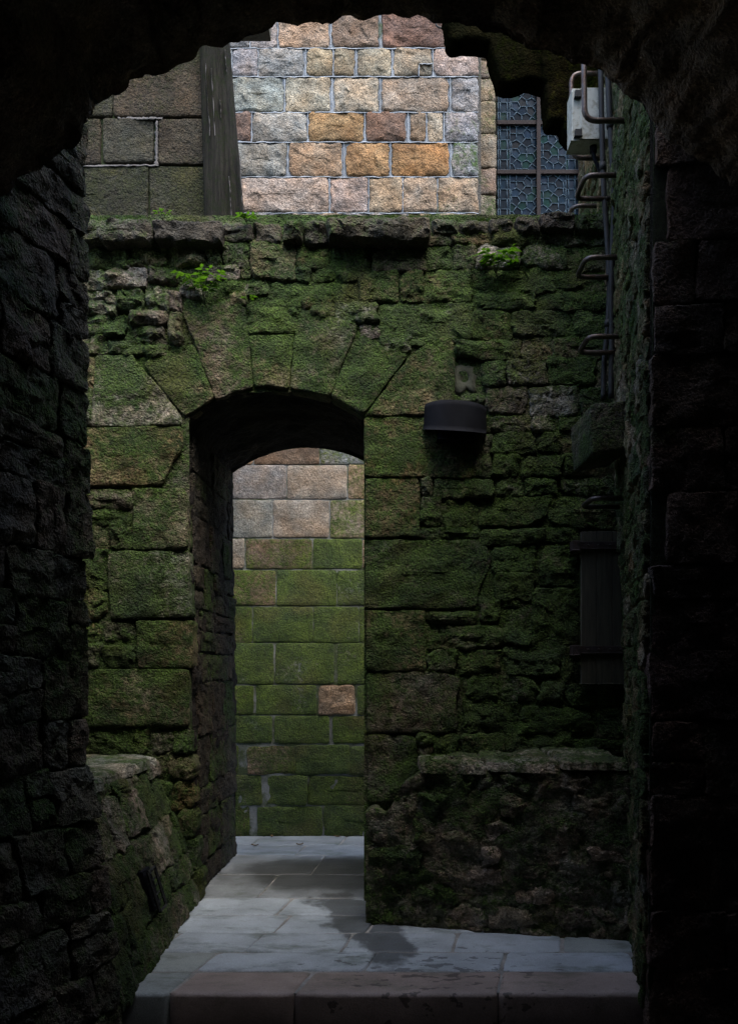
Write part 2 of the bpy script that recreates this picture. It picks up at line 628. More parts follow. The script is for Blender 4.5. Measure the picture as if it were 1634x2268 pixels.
def strip(pts, Y, th, name, mat, parent):
    """a ragged ribbon of pointing; pts are (x, y, half width) in frame pixels"""
    poly_a, poly_b = [], []
    verts, faces = [], []
    n = len(pts)
    for i, (x, y, hw) in enumerate(pts):
        x2, y2, _ = pts[min(i + 1, n - 1)]
        x1, y1, _ = pts[max(i - 1, 0)]
        d = Vector((x2 - x1, y2 - y1)).normalized()
        nn = Vector((-d.y, d.x))
        for s, yy in ((-1, Y + 0.03), (-1, Y - th * 0.3), (-0.4, Y - th), (0.4, Y - th), (1, Y - th * 0.3), (1, Y + 0.03)):
            verts.append(pix(x + nn.x * hw * s, y + nn.y * hw * s, yy))
    for i in range(n - 1):
        for k in range(5):
            faces.append((i * 6 + k, i * 6 + k + 1, i * 6 + k + 7, i * 6 + k + 6))
    return obj(name, verts, faces, mat, parent)


def ragged(x0, y0, x1, y1, hw, n=26):
    return [(x0 + (x1 - x0) * k / n + rng.uniform(-.6, .6), y0 + (y1 - y0) * k / n + rng.uniform(-1.2, 1.2), hw * rng.choice((.5, .7, .9, 1.0, 1.1)) * rng.uniform(.8, 1.2)) for k in range(n + 1)]


TAN, GREY, BROWN, RED, GOLD, PALE = (0.25, 0.20, 0.145), (0.205, 0.21, 0.208), (0.15, 0.112, 0.084), (0.125, 0.078, 0.060), (0.235, 0.150, 0.070), (0.29, 0.25, 0.205)

# ------------------------------------------------------------------ ground and paving
ground = from_bm('ground', prism([(-60, -60), (60, -60), (60, 60), (-60, 60)], -0.5, -0.135), M_STEPF)
tag(ground, kind='structure')

paving = bpy.data.objects.new('paving', None)
COL.objects.link(paving)
tag(paving, kind='structure')
STEP_Y = 3.45
from_bm('mortar_bed', prism([(-2.2, 3.475), (2.0, 3.475), (2.0, 6.045), (-2.2, 6.045)], -0.13, -0.006), M_JOINT, paving)
BLUE, PINK, GRN, SHADED = (0.39, 0.445, 0.48), (0.34, 0.275, 0.24), (0.29, 0.325, 0.31), (0.24, 0.265, 0.28)  # last tone: same paving, passage and alley shade put into its colour
rows = [  # Y range, X joints (front to back), colour
    (3.45, 3.715, [-1.12, -0.80, -0.275, 0.56, 1.22], [GRN, PINK, PINK, PINK]),
    (3.72, 3.965, [-1.12, -0.745, 0.01, 0.62, 1.22], [GRN, BLUE, BLUE, BLUE]),
    (3.97, 4.255, [-1.12, -0.98, -0.56, -0.10, 0.42, 0.95, 1.30], [GRN, BLUE, BLUE, BLUE, BLUE, GRN]),
    (4.26, 4.56, [-1.15, -0.45, 0.02, 0.70, 1.40], [BLUE, BLUE, BLUE, BLUE]),
    (4.565, 4.90, [-1.15, -0.48, 0.15], [BLUE, BLUE]),
    (4.905, 5.45, [-1.15, -0.62, 0.2], [SHADED, SHADED]),
    (5.455, 6.02, [-1.15, -0.35, 0.3], [SHADED, SHADED]),
    (6.08, 6.55, [-2.0, -0.82, -0.15, 0.9, 2.0], [SHADED, SHADED, SHADED, SHADED]),
    (6.555, 6.93, [-2.0, -0.55, 0.25, 1.1, 2.0], [SHADED, SHADED, SHADED, SHADED]),
    (6.935, 7.32, [-2.0, -0.95, -0.22, 0.7, 2.0], [SHADED, SHADED, SHADED, SHADED]),
]


ALLEY = -0.12          # the alley behind the doorway lies one step lower
from_bm('alley_bed', prism([(-2.2, 6.07), (2.0, 6.07), (2.0, 7.32), (-2.2, 7.32)], -0.134, ALLEY - 0.006), M_JOINT, paving)


def floor_place(u, v, w):
    return (u, v, w + (ALLEY if v > 6.055 else 0.0))


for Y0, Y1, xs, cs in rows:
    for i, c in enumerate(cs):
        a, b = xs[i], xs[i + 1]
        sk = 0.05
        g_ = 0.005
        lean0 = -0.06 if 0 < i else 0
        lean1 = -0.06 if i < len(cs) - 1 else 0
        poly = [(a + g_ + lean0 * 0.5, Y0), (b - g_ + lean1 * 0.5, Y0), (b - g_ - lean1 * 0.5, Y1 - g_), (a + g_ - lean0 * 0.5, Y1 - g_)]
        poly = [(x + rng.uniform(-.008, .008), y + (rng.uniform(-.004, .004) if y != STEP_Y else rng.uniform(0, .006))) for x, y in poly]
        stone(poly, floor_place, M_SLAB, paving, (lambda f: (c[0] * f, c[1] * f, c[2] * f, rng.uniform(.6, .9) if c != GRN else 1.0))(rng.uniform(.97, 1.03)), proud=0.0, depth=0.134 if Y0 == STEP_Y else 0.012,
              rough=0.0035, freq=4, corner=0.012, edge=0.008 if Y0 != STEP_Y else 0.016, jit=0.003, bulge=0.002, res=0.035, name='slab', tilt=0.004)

# ------------------------------------------------------------------ bright granite wall beyond
YB = 7.30
far_wall = empty('granite_wall', (0, YB + 0.3, 0), 'tall pale granite wall of squared blocks with grey pointing, behind the mossy doorway wall', 'wall')
from_bm('mortar_core', box(-3.0, 0.862, YB + 0.006, YB + 0.6, -0.1, 9.0), M_MORTAR, far_wall)
C = {'t': TAN, 'g': GREY, 'b': BROWN, 'r': RED, 'o': GOLD, 'p': PALE}
upper = [  # row top, row bottom, [(x0, x1, colour, moss)]
    (-210, -142, 'x'), (-138, -70, 'x'), (-66, 20, 'x'),
    (24, 104, [(400, 505, 'g', 0), (508, 552, 'g', .2), (556, 613, 'g', .15), (619, 727, 't', 0), (738, 837, 'b', 0), (847, 986, 'r', 0), (992, 1058, 'g', .05)]),
    (109, 167, [(400, 512, 'g', 0), (516, 571, 'g', .1), (574, 672, 'g', 0), (681, 735, 't', 0), (741, 784, 't', 0), (793, 864, 'p', 0), (873, 954, 't', 0), (962, 1058, 'p', .1)]),
    (174, 246, [(400, 500, 'g', 0), (505, 627, 'g', 0), (634, 730, 'p', 0), (741, 836, 'p', 0), (847, 992, 't', 0), (1001, 1058, 'g', .2)]),
    (250, 312, [(400, 480, 'g', 0), (485, 554, 'b', 0), (561, 678, 'g', .1), (685, 803, 'o', 0), (812, 897, 'r', 0), (909, 941, 'b', 0), (947, 979, 'p', 0), (987, 1058, 'g', .25)]),
    (318, 389, [(400, 510, 'g', 0), (515, 633, 'g', .1), (641, 755, 't', 0), (768, 860, 'o', 0), (869, 992, 'o', .05), (1003, 1058, 'g', .5)]),
    (395, 469, [(400, 530, 'g', .1), (535, 727, 'p', .05), (732, 813, 'p', 0), (819, 890, 't', 0), (893, 967, 't', .05), (970, 1058, 't', .35)]),
    (473, 540, [(400, 538, 'g', .1), (542, 638, 'g', .1), (642, 760, 't', 0), (765, 900, 'g', 0), (905, 1058, 't', .4)]),
]
for top, bot, st in upper:
    if st == 'x':
        st, x = [], 200
        while x < 1040:
            w = rng.uniform(70, 150)
            st.append((x, min(x + w - 8, 1058), rng.choice('gtpbo'), 0))
            x += w
    for x0, x1, cc, ms in st:
        poly = pxbox(x0 - 1, top - 1, x1 + 1, bot + 1, YB, 1.0)
        stone(poly, wall_plane(YB), M_ASHLAR, far_wall, vary(C[cc], 0.12, ms, 0.05), proud=0.012, depth=0.05, rough=0.013, freq=9, corner=0.024,
              edge=0.016, jit=0.010, bulge=0.012, res=0.016, facet=rng.uniform(7, 12))
for top, bot, st in upper[3:]:
    strip(ragged(400, bot + 3.2, 1058, bot + 3.2, 1.5, 60), YB, 0.012, 'pointing', M_BEAD, far_wall)
    for k in range(len(st) - 1):
        xm = (st[k][1] + st[k + 1][0]) / 2
        strip(ragged(xm, top - 1, xm, bot + 2, 1.3, 12), YB, 0.009, 'pointing', M_BEAD, far_wall)
strip(ragged(927, 168, 928, 143, 1.6, 8), YB, 0.045, 'pointing', M_BEAD, far_wall)
strip(ragged(927, 142, 956, 141, 1.6, 8), YB, 0.045, 'pointing', M_BEAD, far_wall)
lower = [
    (955, 1026, [(420, 560, 't', .05), (564, 705, 'b', .1), (711, 890, 'g', .62)]),
    (1031, 1103, [(420, 512, 't', .1), (516, 633, 'g', .1), (638, 768, 'p', .25), (772, 890, 't', .5)]),
    (1109, 1189, [(420, 475, 'g', .1), (480, 601, 'g', .1), (606, 728, 'p', .15), (733, 890, 'p', .58)]),
    (1195, 1258, [(420, 540, 'p', .1), (546, 690, 'b', .42), (695, 800, 'g', .8), (804, 890, 'p', .4)]),
    (1264, 1339, [(420, 490, 'b', .3), (494, 609, 'b', .52), (614, 745, 'g', .95), (748, 890, 'g', .75)]),
    (1345, 1421, [(420, 558, 'b', .6), (562, 692, 'g', .85), (697, 793, 'g', .95), (797, 890, 'g', .9)]),
    (1425, 1513, [(420, 470, 'g', .7), (475, 605, 'g', .78), (612, 738, 'g', 1), (749, 890, 'g', .95)]),
    (1519, 1581, [(420, 561, 'b', .72), (568, 698, 'g', 1), (706, 785, 't', .15), (793, 890, 'g', 1)]),
    (1587, 1644, [(420, 601, 'g', .9), (610, 729, 'g', .95), (738, 890, 'b', .62)]),
    (1652, 1713, [(420, 527, 'g', .8), (547, 652, 'b', .55), (656, 772, 'g', .85), (775, 890, 'g', .75)]),
    (1720, 1780, [(420, 500, 'g', .8), (505, 580, 'g', .95), (596, 680, 'g', .8), (684, 890, 'b', .8)]),
    (1786, 1849, [(420, 551, 'b', .7), (571, 710, 'g', .8), (717, 890, 'g', .85)]),
]
from_bm('lower_mortar', box(-2.2, 0.858, YB + 0.002, YB + 0.007, -0.13, 3.4), M_MORTAR_LOW, far_wall)
for top, bot, st in lower:
    for x0, x1, cc, ms in st:
        odd = (x0 == 706)
        late = top > 1650
        poly = pxbox(x0 - 1.3, top - 1.6, x1 + 1.3, bot + 1.6, YB, 2.5 if late else 1.1)
        stone(poly, wall_plane(YB), M_LATE if (odd or late) else M_FLAT, far_wall, vary(C[cc], 0.10, min(ms, 0.8), 0.04), proud=0.010 if odd else 0.005, depth=0.04,
              rough=0.013 if odd else (0.010 if late else 0.0035), freq=12 if odd else 6, corner=0.02 if odd else 0.008, edge=0.012 if odd else 0.006,
              jit=0.006 if odd else (0.008 if late else 0.004), bulge=0.006 if odd else 0.002, res=0.016 if odd else 0.03)

# iron ring high on the granite wall
ring = empty('iron_ring', pix(976, 52, YB - 0.05), 'small grey iron ring hanging on the granite wall near the top', 'ring')
cc_ = pix(976, 50, YB - 0.055)
v_, f_ = tube([cc_ + Vector((math.cos(t) * 0.045, 0, math.sin(t) * 0.045)) for t in [2 * math.pi * k / 24 for k in range(25)]], 0.008, 8, False)
obj('hoop', v_, f_, M_CONDUIT, ring)
v_, f_ = tube([cc_ + Vector((0, 0.06, 0.045)), cc_ + Vector((0, -0.004, 0.045))], 0.011, 8)
obj('pin', v_, f_, M_CONDUIT, ring)

# ------------------------------------------------------------------ mossy wall with the doorway
YF = 4.85
gate = empty('gate_wall', (0, 5.4, 0), 'mossy green rubble wall with an arched stone doorway and ragged top', 'wall')


def arc(x0, x1, zs, zc, n=16):
    """points of a segmental arch from (x0, zs) over crown zc to (x1, zs)"""
    w = (x1 - x0) / 2
    s = zc - zs
    r = (w * w + s * s) / (2 * s)
    a = math.asin(w / r)
    cx, cz = (x0 + x1) / 2, zc - r
    return [(cx + r * math.sin(-a + 2 * a * k / n), cz + r * math.cos(-a + 2 * a * k / n)) for k in range(n + 1)]


MOSS_HOSTS.append(gate)
XL, XR = -1.055, -0.020
XLB, XRB = -0.985, 0.10
prof_f = [(XL + 0.03, 0.0), (XL + 0.035, 0.9), (XL + 0.01, 2.0), (XL, 2.5)] + arc(XL, XR, 2.785, 2.975) + [(XR, 2.5), (XR + 0.005, 1.6), (XR + 0.012, 0.9), (XR + 0.02, 0.0)]
prof_b = [(XLB + 0.02, 0.0), (XLB + 0.02, 0.9), (XLB, 2.0), (XLB, 2.5)] + arc(XLB, XRB, 2.762, 2.945) + [(XRB, 2.5), (XRB, 1.6), (XRB, 0.9), (XRB, 0.0)]


def core_with_door(YA, YE, zt, x0, x1):
    bm = bmesh.new()
    fr = [(x0, -0.05)] + prof_f + [(x1, -0.05), (x1, zt), (x0, zt)]
    bk = [(x0, -0.05)] + prof_b + [(x1, -0.05), (x1, zt), (x0, zt)]
    A = [bm.verts.new((x, YA, z)) for x, z in fr]
    B = [bm.verts.new((x, YE, z)) for x, z in bk]
    n = len(A)
    fa, fb = bm.faces.new(A), bm.faces.new(B)
    skip = set(range(1, len(prof_f)))          # the reveal is a mesh of its own
    for i in range(n):
        j = (i + 1) % n
        if i in skip:
            continue
        bm.faces.new((A[i], A[j], B[j], B[i]))
    bm.normal_update()
    bmesh.ops.triangulate(bm, faces=[fa, fb])
    return bm


from_bm('wall_core', core_with_door(YF - 0.004, 6.06, 3.08, -3.0, 2.0), M_MORTAR_DARK, gate)
# rough bedding mortar that fills the joints of the rubble
verts, faces, idx = [], [], {}
DX = 7.0
nx_, ny_ = int((1440 - 120) / DX), int((2080 - 478) / DX)
for i in range(nx_ + 1):
    for j in range(ny_ + 1):
        x, y = 120 + i * DX, 478 + j * DX
        if 424 < x < 802 and y > 892 or 470 < x < 760 and y > 872:
            continue
        p = pix(x, y, YF)
        d = noise.fractal(Vector((p.x * 9, p.z * 10, 2)), 0.9, 2.1, 4) * 0.012 + noise.noise(Vector((p.x * 3, p.z * 3, 5))) * 0.006
        idx[i, j] = len(verts)
        verts.append((p.x, YF - 0.012 - d, p.z))
for i in range(nx_):
    for j in range(ny_):
        q = [idx.get(k) for k in ((i, j), (i, j + 1), (i + 1, j + 1), (i + 1, j))]
        if None not in q:
            faces.append(tuple(q))
obj('bedding_mortar', verts, faces, M_RUBBLE, gate, (0.10, 0.092, 0.07, 0.66))
from_bm('parapet_core', box(-3.0, 2.0, YF - 0.002, 5.12, 3.08, 3.93), M_MORTAR_DARK, gate)

# reveal and soffit of the doorway, rough and continuous
dense_f, dense_b = [], []


def densify(prof, step=0.035):
    out = []
    L = [0]
    for a, b in zip(prof, prof[1:]):
        L.append(L[-1] + math.hypot(b[0] - a[0], b[1] - a[1]))
    return L


Lf = densify(prof_f)
NS = 420


def at_len(prof, L, s):
    for k in range(len(L) - 1):
        if L[k + 1] >= s - 1e-9:
            t = (s - L[k]) / max(1e-9, L[k + 1] - L[k])
            return (prof[k][0] + (prof[k + 1][0] - prof[k][0]) * t, prof[k][1] + (prof[k + 1][1] - prof[k][1]) * t)
    return prof[-1]


Lb = densify(prof_b)
verts, faces = [], []
NT = 64
for i in range(NS + 1):
    a = at_len(prof_f, Lf, Lf[-1] * i / NS)
    b = at_len(prof_b, Lb, Lb[-1] * i / NS)
    for k in range(NT + 1):
        t = k / NT
        x, z = a[0] + (b[0] - a[0]) * t, a[1] + (b[1] - a[1]) * t
        y = YF + 0.004 + (6.06 - YF) * t
        d = noise.fractal(Vector((x * 4, y * 4, z * 5)), 0.9, 2.1, 4) * 0.030 - 0.014 + noise.fractal(Vector((x * 16, y * 16, z * 9)), 0.8, 2.1, 3) * 0.010
        course = abs(((z * 3.1 + 0.12 * math.sin(y * 6)) % 1) - 0.5)
        d += 0.012 * min(1, course * 6) if z < 2.7 else 0.008 * math.sin(y * 21 + noise.noise(Vector((x * 3, y * 2, z))) * 3)
        am = 1.0 if 0 < k else 0.3
        cx, cz = (XL + XR) / 2, 1.9
        nx = (cx - x)
        nz = (cz - z) if z > 2.72 else 0
        ln = math.hypot(nx, nz) or 1
        verts.append((x + nx / ln * d * am, y, max(-0.02, z + nz / ln * d * am)))
for i in range(NS):
    for k in range(NT):
        p = i * (NT + 1) + k
        faces.append((p, p + 1, p + NT + 2, p + NT + 1))
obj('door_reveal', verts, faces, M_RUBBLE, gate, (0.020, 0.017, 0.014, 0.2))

def reveal_place(u, v, w):
    t = (u - YF) / (6.06 - YF)
    a = at_len(prof_f, Lf, min(v, 2.78))
    b = at_len(prof_b, Lb, min(v, 2.76))
    return (a[0] + (b[0] - a[0]) * t + w, u, v)


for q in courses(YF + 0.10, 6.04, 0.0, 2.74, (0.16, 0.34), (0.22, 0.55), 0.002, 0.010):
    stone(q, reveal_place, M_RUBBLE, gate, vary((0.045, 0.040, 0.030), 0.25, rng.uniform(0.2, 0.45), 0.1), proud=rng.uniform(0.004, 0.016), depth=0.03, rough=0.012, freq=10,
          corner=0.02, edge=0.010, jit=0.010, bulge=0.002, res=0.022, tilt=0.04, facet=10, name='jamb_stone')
ST_OLIVE, ST_BR, ST_GR, ST_DK = (0.17, 0.155, 0.10), (0.17, 0.135, 0.075), (0.24, 0.225, 0.20), (0.12, 0.11, 0.085)
big = [  # dressed stones round the doorway: outline in frame pixels, colour, moss, name
    ([(218, 793), (296, 790), (330, 835), (368, 875), (403, 926), (405, 944), (208, 947)], ST_GR, .60, 'voussoir'),
    ([(323, 812), (343, 796), (384, 777), (429, 768), (439, 784), (476, 886), (411, 922), (371, 873)], ST_OLIVE, .68, 'voussoir'),
    ([(408, 694), (483, 678), (525, 662), (544, 690), (551, 742), (556, 812), (562, 858), (480, 884), (443, 784)], ST_DK, .60, 'voussoir'),
    ([(555, 748), (651, 746), (645, 800), (640, 863), (603, 858), (566, 858)], ST_OLIVE, .62, 'keystone'),
    ([(668, 690), (693, 694), (754, 713), (790, 723), (784, 745), (757, 809), (730, 881), (690, 869), (645, 862), (654, 758)], ST_OLIVE, .60, 'voussoir'),
    ([(788, 750), (812, 752), (863, 784), (903, 790), (860, 844), (806, 919), (770, 898), (736, 881), (762, 812)], ST_OLIVE, .66, 'voussoir'),
    ([(914, 789), (965, 754), (998, 750), (1005, 780), (1005, 850), (1000, 890), (990, 922), (812, 923), (866, 846)], ST_BR, 0.6, 'voussoir'),
    ([(180, 951), (404, 948), (405, 1000), (386, 1020), (367, 1056), (362, 1075), (180, 1078)], ST_BR, 0.58, 'quoin'),
    ([(300, 1086), (408, 1084), (417, 1096), (418, 1214), (375, 1217), (298, 1217)], ST_OLIVE, .70, 'quoin'),
    ([(244, 1223), (420, 1222), (424, 1366), (252, 1370), (246, 1300)], ST_GR, .66, 'quoin'),
    ([(306, 1376), (428, 1376), (428, 1478), (310, 1478)], ST_BR, 0.65, 'quoin'),
    ([(180, 1483), (420, 1482), (420, 1606), (180, 1608)], ST_OLIVE, .70, 'quoin'),
    ([(808, 927), (1045, 927), (1045, 1060), (808, 1058)], ST_BR, 0.65, 'quoin'),
    ([(810, 1063), (925, 1064), (927, 1190), (810, 1192)], ST_BR, 0.68, 'quoin'),
    ([(810, 1198), (1068, 1198), (1085, 1240), (1060, 1300), (1050, 1346), (811, 1348)], ST_DK, .66, 'quoin'),
    ([(812, 1354), (939, 1354), (940, 1485), (812, 1484)], ST_OLIVE, .62, 'quoin'),
    ([(813, 1490), (960, 1488), (1018, 1500), (1005, 1560), (1012, 1610), (990, 1620), (814, 1622)], ST_DK, .62, 'quoin'),
    ([(815, 1628), (900, 1628), (921, 1636), (918, 1700), (905, 1772), (816, 1772)], ST_DK, .72, 'quoin'),
]
for pts, c, ms, nm in big:
    stone(grow(pxpoly(pts, YF), 0.006), wall_plane(YF), M_MOSSY, gate, vary(c, 0.08, ms, 0.04), proud=0.035, depth=0.10, rough=0.015, freq=10,
          corner=0.010, edge=0.008, jit=0.005, bulge=0.003, res=0.020, name=nm)

rub = [  # rubble, boxes in frame pixels
    (550, 682, 664, 740), (560, 541, 655, 622), (660, 546, 730, 596), (735, 549, 820, 601), (825, 549, 938, 603), (463, 535, 491, 590), (494, 540, 556, 592),
    (455, 592, 532, 627), (535, 592, 558, 620), (660, 600, 690, 627), (694, 599, 740, 628), (744, 603, 790, 626), (545, 628, 598, 658), (601, 626, 730, 681), (735, 631, 790, 674),
    (795, 604, 881, 671), (885, 605, 932, 668), (505, 655, 546, 680), (745, 676, 838, 717), (688, 682, 742, 706), (794, 722, 850, 750), (850, 745, 912, 783),
    (838, 678, 1040, 762), (500, 625, 543, 652), (670, 655, 735, 690), (380, 700, 405, 765),
    (195, 530, 292, 598), (296, 530, 366, 588), (369, 533, 460, 592), (180, 602, 240, 650), (243, 600, 330, 642), (333, 593, 400, 634), (404, 632, 452, 662),
    (180, 655, 260, 700), (262, 645, 320, 692), (324, 638, 375, 698), (378, 650, 404, 696), (180, 703, 284, 745), (286, 727, 368, 764), (290, 696, 372, 724),
    (180, 748, 240, 788), (243, 758, 318, 788), (322, 766, 380, 792), (180, 795, 213, 860), (180, 864, 206, 944),
    (930, 522, 1000, 546), (1003, 520, 1090, 544), (1092, 516, 1160, 546), (1163, 516, 1210, 546), (1213, 508, 1345, 546),
    (940, 550, 1000, 600), (1003, 550, 1050, 598), (1053, 552, 1148, 600), (1152, 551, 1250, 595), (1254, 552, 1352, 601),
    (936, 605, 1040, 672), (1044, 603, 1165, 648), (1168, 599, 1220, 650), (1223, 600, 1290, 642), (1293, 606, 1355, 650),
    (1045, 656, 1178, 690), (1182, 653, 1245, 690), (1248, 652, 1355, 690), (1045, 694, 1130, 753), (1134, 694, 1270, 749), (1274, 694, 1360, 748),
    (1010, 757, 1150, 803), (1154, 753, 1218, 799), (1221, 752, 1360, 797), (1066, 808, 1120, 856), (1123, 804, 1205, 857), (1208, 801, 1312, 857), (1315, 801, 1365, 870),
    (1006, 872, 1070, 922), (1074, 861, 1165, 920), (1169, 862, 1279, 921), (1283, 866, 1326, 926), (1050, 926, 1086, 960), (1090, 925, 1174, 958), (1178, 926, 1226, 958), (1232, 928, 1302, 956),
    (1048, 963, 1084, 1005), (1087, 963, 1185, 1004), (1189, 962, 1238, 1004), (1244, 965, 1308, 1005), (1048, 1010, 1084, 1058), (1087, 1012, 1145, 1056), (1149, 1010, 1240, 1058), (1244, 1010, 1370, 1056),
    (931, 1064, 956, 1100), (960, 1063, 1092, 1100), (1096, 1063, 1156, 1098), (1160, 1063, 1231, 1098), (1235, 1061, 1375, 1098),
    (931, 1104, 975, 1166), (978, 1105, 1056, 1167), (1060, 1105, 1212, 1168), (1216, 1105, 1375, 1168),
    (931, 1170, 982, 1194), (985, 1170, 1062, 1192), (1065, 1174, 1200, 1206), (1203, 1171, 1275, 1202),
    (1088, 1212, 1182, 1265), (1095, 1269, 1182, 1325), (1112, 1329, 1152, 1346), (1195, 1207, 1278, 1300), (1184, 1305, 1280, 1428),
    (945, 1355, 1054, 1382), (1058, 1329, 1108, 1380), (1112, 1350, 1180, 1430), (945, 1386, 1108, 1434), (945, 1438, 1010, 1483), (1014, 1440, 1112, 1492), (1117, 1434, 1238, 1496), (1242, 1432, 1285, 1510),
    (1030, 1500, 1100, 1546), (1112, 1500, 1188, 1553), (1192, 1508, 1241, 1551), (1246, 1516, 1312, 1564), (1316, 1519, 1390, 1560),
    (1026, 1552, 1146, 1618), (1150, 1566, 1310, 1620), (1314, 1564, 1390, 1634), (1026, 1624, 1116, 1668), (1120, 1626, 1170, 1668), (1173, 1623, 1262, 1668), (1265, 1638, 1390, 1670),
    (925, 1627, 955, 1643), (925, 1646, 955, 1678), (960, 1626, 1012, 1678),
    (180, 1086, 296, 1128), (180, 1131, 292, 1163), (180, 1166, 246, 1216), (250, 1166, 295, 1216), (180, 1222, 240, 1300), (180, 1305, 241, 1370),
    (180, 1379, 226, 1421), (229, 1379, 300, 1421), (180, 1426, 226, 1474), (229, 1426, 301, 1475), (180, 1615, 330, 1665), (333, 1618, 388, 1668), (391, 1612, 428, 1668),
    (300, 1672, 372, 1730), (375, 1672, 430, 1725), (310, 1734, 380, 1800), (383, 1729, 432, 1790), (320, 1804, 395, 1860), (398, 1795, 436, 1850), (330, 1864, 380, 1930), (383, 1856, 440, 1925), (340, 1934, 400, 1998), (403, 1930, 446, 1992),
]
for x0, y0, x1, y1 in rub:
    right = x0 > 930
    leftup = x1 < 470 and y0 < 800
    w, h = x1 - x0, y1 - y0
    low = y0 > 1160 and right
    c = rng.choice([ST_OLIVE, ST_GR, ST_BR, ST_DK] if not low else [ST_OLIVE, ST_DK, ST_OLIVE, ST_GR])
    ms = rng.uniform(0.52, 0.76) if not low else rng.uniform(0.6, 0.9)
    if leftup:
        c = rng.choice([ST_GR, (0.22, 0.20, 0.17), ST_DK, ST_OLIVE])
        ms = rng.uniform(0.42, 0.68)
    poly = pxbox(x0 - 2.2, y0 - 2.2, x1 + 2.2, y1 + 2.2, YF, min(w, h) * 0.09)
    # knock a corner off so no two outlines are alike
    if rng.random() < 0.6:
        k = rng.randrange(4)
        p = Vector(poly[k])
        a, b = Vector(poly[k - 1]), Vector(poly[(k + 1) % 4])
        poly = poly[:k] + [tuple(p.lerp(a, rng.uniform(.15, .35))), tuple(p.lerp(b, rng.uniform(.15, .35)))] + poly[k + 1:]
    stone(poly, wall_plane(YF), M_RUBBLE, gate, vary(c, 0.2, ms, 0.08), proud=rng.uniform(0.020, 0.042) + (0.010 if leftup else 0), depth=0.10,
          rough=0.014 if not leftup else 0.026, freq=10 if not leftup else 12, corner=0.022, edge=0.014, jit=0.012, bulge=0.006, res=0.016, tilt=0.07, facet=rng.uniform(9, 15))

caps = [(150, 482, 335, 528, .14), (338, 484, 490, 532, .13), (493, 489, 560, 534, .05), (563, 492, 622, 538, .04), (625, 486, 672, 530, .09), (674, 489, 728, 540, .06), (724, 478, 955, 524, .15),
        (957, 483, 1014, 516, .05), (1016, 484, 1086, 516, .04), (1088, 481, 1140, 513, .06), (1142, 474, 1196, 511, .08), (1198, 468, 1275, 506, .10), (1278, 468, 1352, 507, .10)]
for x0, y0, x1, y1, pr in caps:
    yy = YF - pr
    poly = pxbox(x0, y0, x1, y1, yy, 2.5)
    stone(poly, wall_plane(yy), M_RUBBLE, gate, vary((0.06, 0.056, 0.042), 0.15, 0.34, 0.12), proud=0.0, depth=pr + 0.25, rough=0.024, freq=9, corner=0.02, edge=0.022, jit=0.012,
          bulge=0.004, res=0.018, tilt=0.05, name='capstone', facet=9)

MOSS_HOSTS.clear()
# ------------------------------------------------------------------ wall set back at the upper left
YU = 5.36
upl = empty('upper_wall', (-2.0, 5.6, 3.93), 'dark upper wall of very large blocks with white pointing, above the mossy wall at left', 'wall')
from_bm('shade_overhang', box(-3.2, -0.72, 4.98, 6.15, 5.96, 6.06), M_WOOD, upl)  # unseen overhang added above the frame to shade this wall
from_bm('wall_core', box(-3.0, -1.03, YU + 0.01, 6.0, 3.08, 5.95), M_MORTAR_DARK, upl)
U1, U2 = (0.042, 0.041, 0.028), (0.050, 0.042, 0.026)  # dark stone; part of the wall's shade is also put into these colours
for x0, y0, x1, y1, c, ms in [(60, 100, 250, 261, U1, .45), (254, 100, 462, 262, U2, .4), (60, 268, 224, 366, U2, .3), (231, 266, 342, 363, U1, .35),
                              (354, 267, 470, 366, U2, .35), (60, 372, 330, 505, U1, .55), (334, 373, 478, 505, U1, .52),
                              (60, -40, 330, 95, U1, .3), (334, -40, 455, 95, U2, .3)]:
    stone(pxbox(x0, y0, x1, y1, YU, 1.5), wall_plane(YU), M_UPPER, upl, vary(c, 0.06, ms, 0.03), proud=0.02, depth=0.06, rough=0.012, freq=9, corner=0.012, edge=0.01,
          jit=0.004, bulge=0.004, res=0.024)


strip(ragged(262, 263, 360, 262, 4.0), YU, 0.028, 'pointing', M_MORTAR_WHITE, upl)
strip(ragged(348, 266, 347, 366, 4.6), YU, 0.027, 'pointing', M_MORTAR_WHITE, upl)
strip(ragged(178, 368, 352, 366, 3.0), YU, 0.028, 'pointing', M_MORTAR_WHITE, upl)

# leaning post at its corner
post = empty('timber_post', (-0.92, 5.3, 3.93), 'dark weathered leaning timber post between the upper wall and the granite wall', 'post')
verts, faces = [], []
NP, NZ = 44, 40
for i in range(NZ + 1):
    t = i / NZ
    z = 3.9 + t * 2.6
    cx = -0.918 - 0.060 * (z - 4.2) / 1.1
    hw = 0.130 - 0.034 * (z - 4.2) / 1.2
    for k in range(NP):
        a = 2 * math.pi * k / NP
        ca, sa = math.cos(a), math.sin(a)
        q = max(abs(ca), abs(sa))
        rr = hw * (0.80 + 0.20 / q)
        rr *= 1 - 0.09 * max(0, math.sin(a * 9 + 1.3)) ** 6 - 0.12 * max(0, math.sin(a * 4 + 0.5)) ** 12
        rr *= 1 + 0.035 * noise.noise(Vector((math.cos(a) * 2.5, math.sin(a) * 2.5, z * 0.7)))
        verts.append((cx + ca * rr, 5.32 + sa * rr * 0.8, z))
for i in range(NZ):
    for k in range(NP):
        k2 = (k + 1) % NP
        faces.append((i * NP + k, i * NP + k2, (i + 1) * NP + k2, (i + 1) * NP + k))
faces.append(tuple(NZ * NP + k for k in range(NP)))
obj('shaft', verts, faces, M_POST, post)
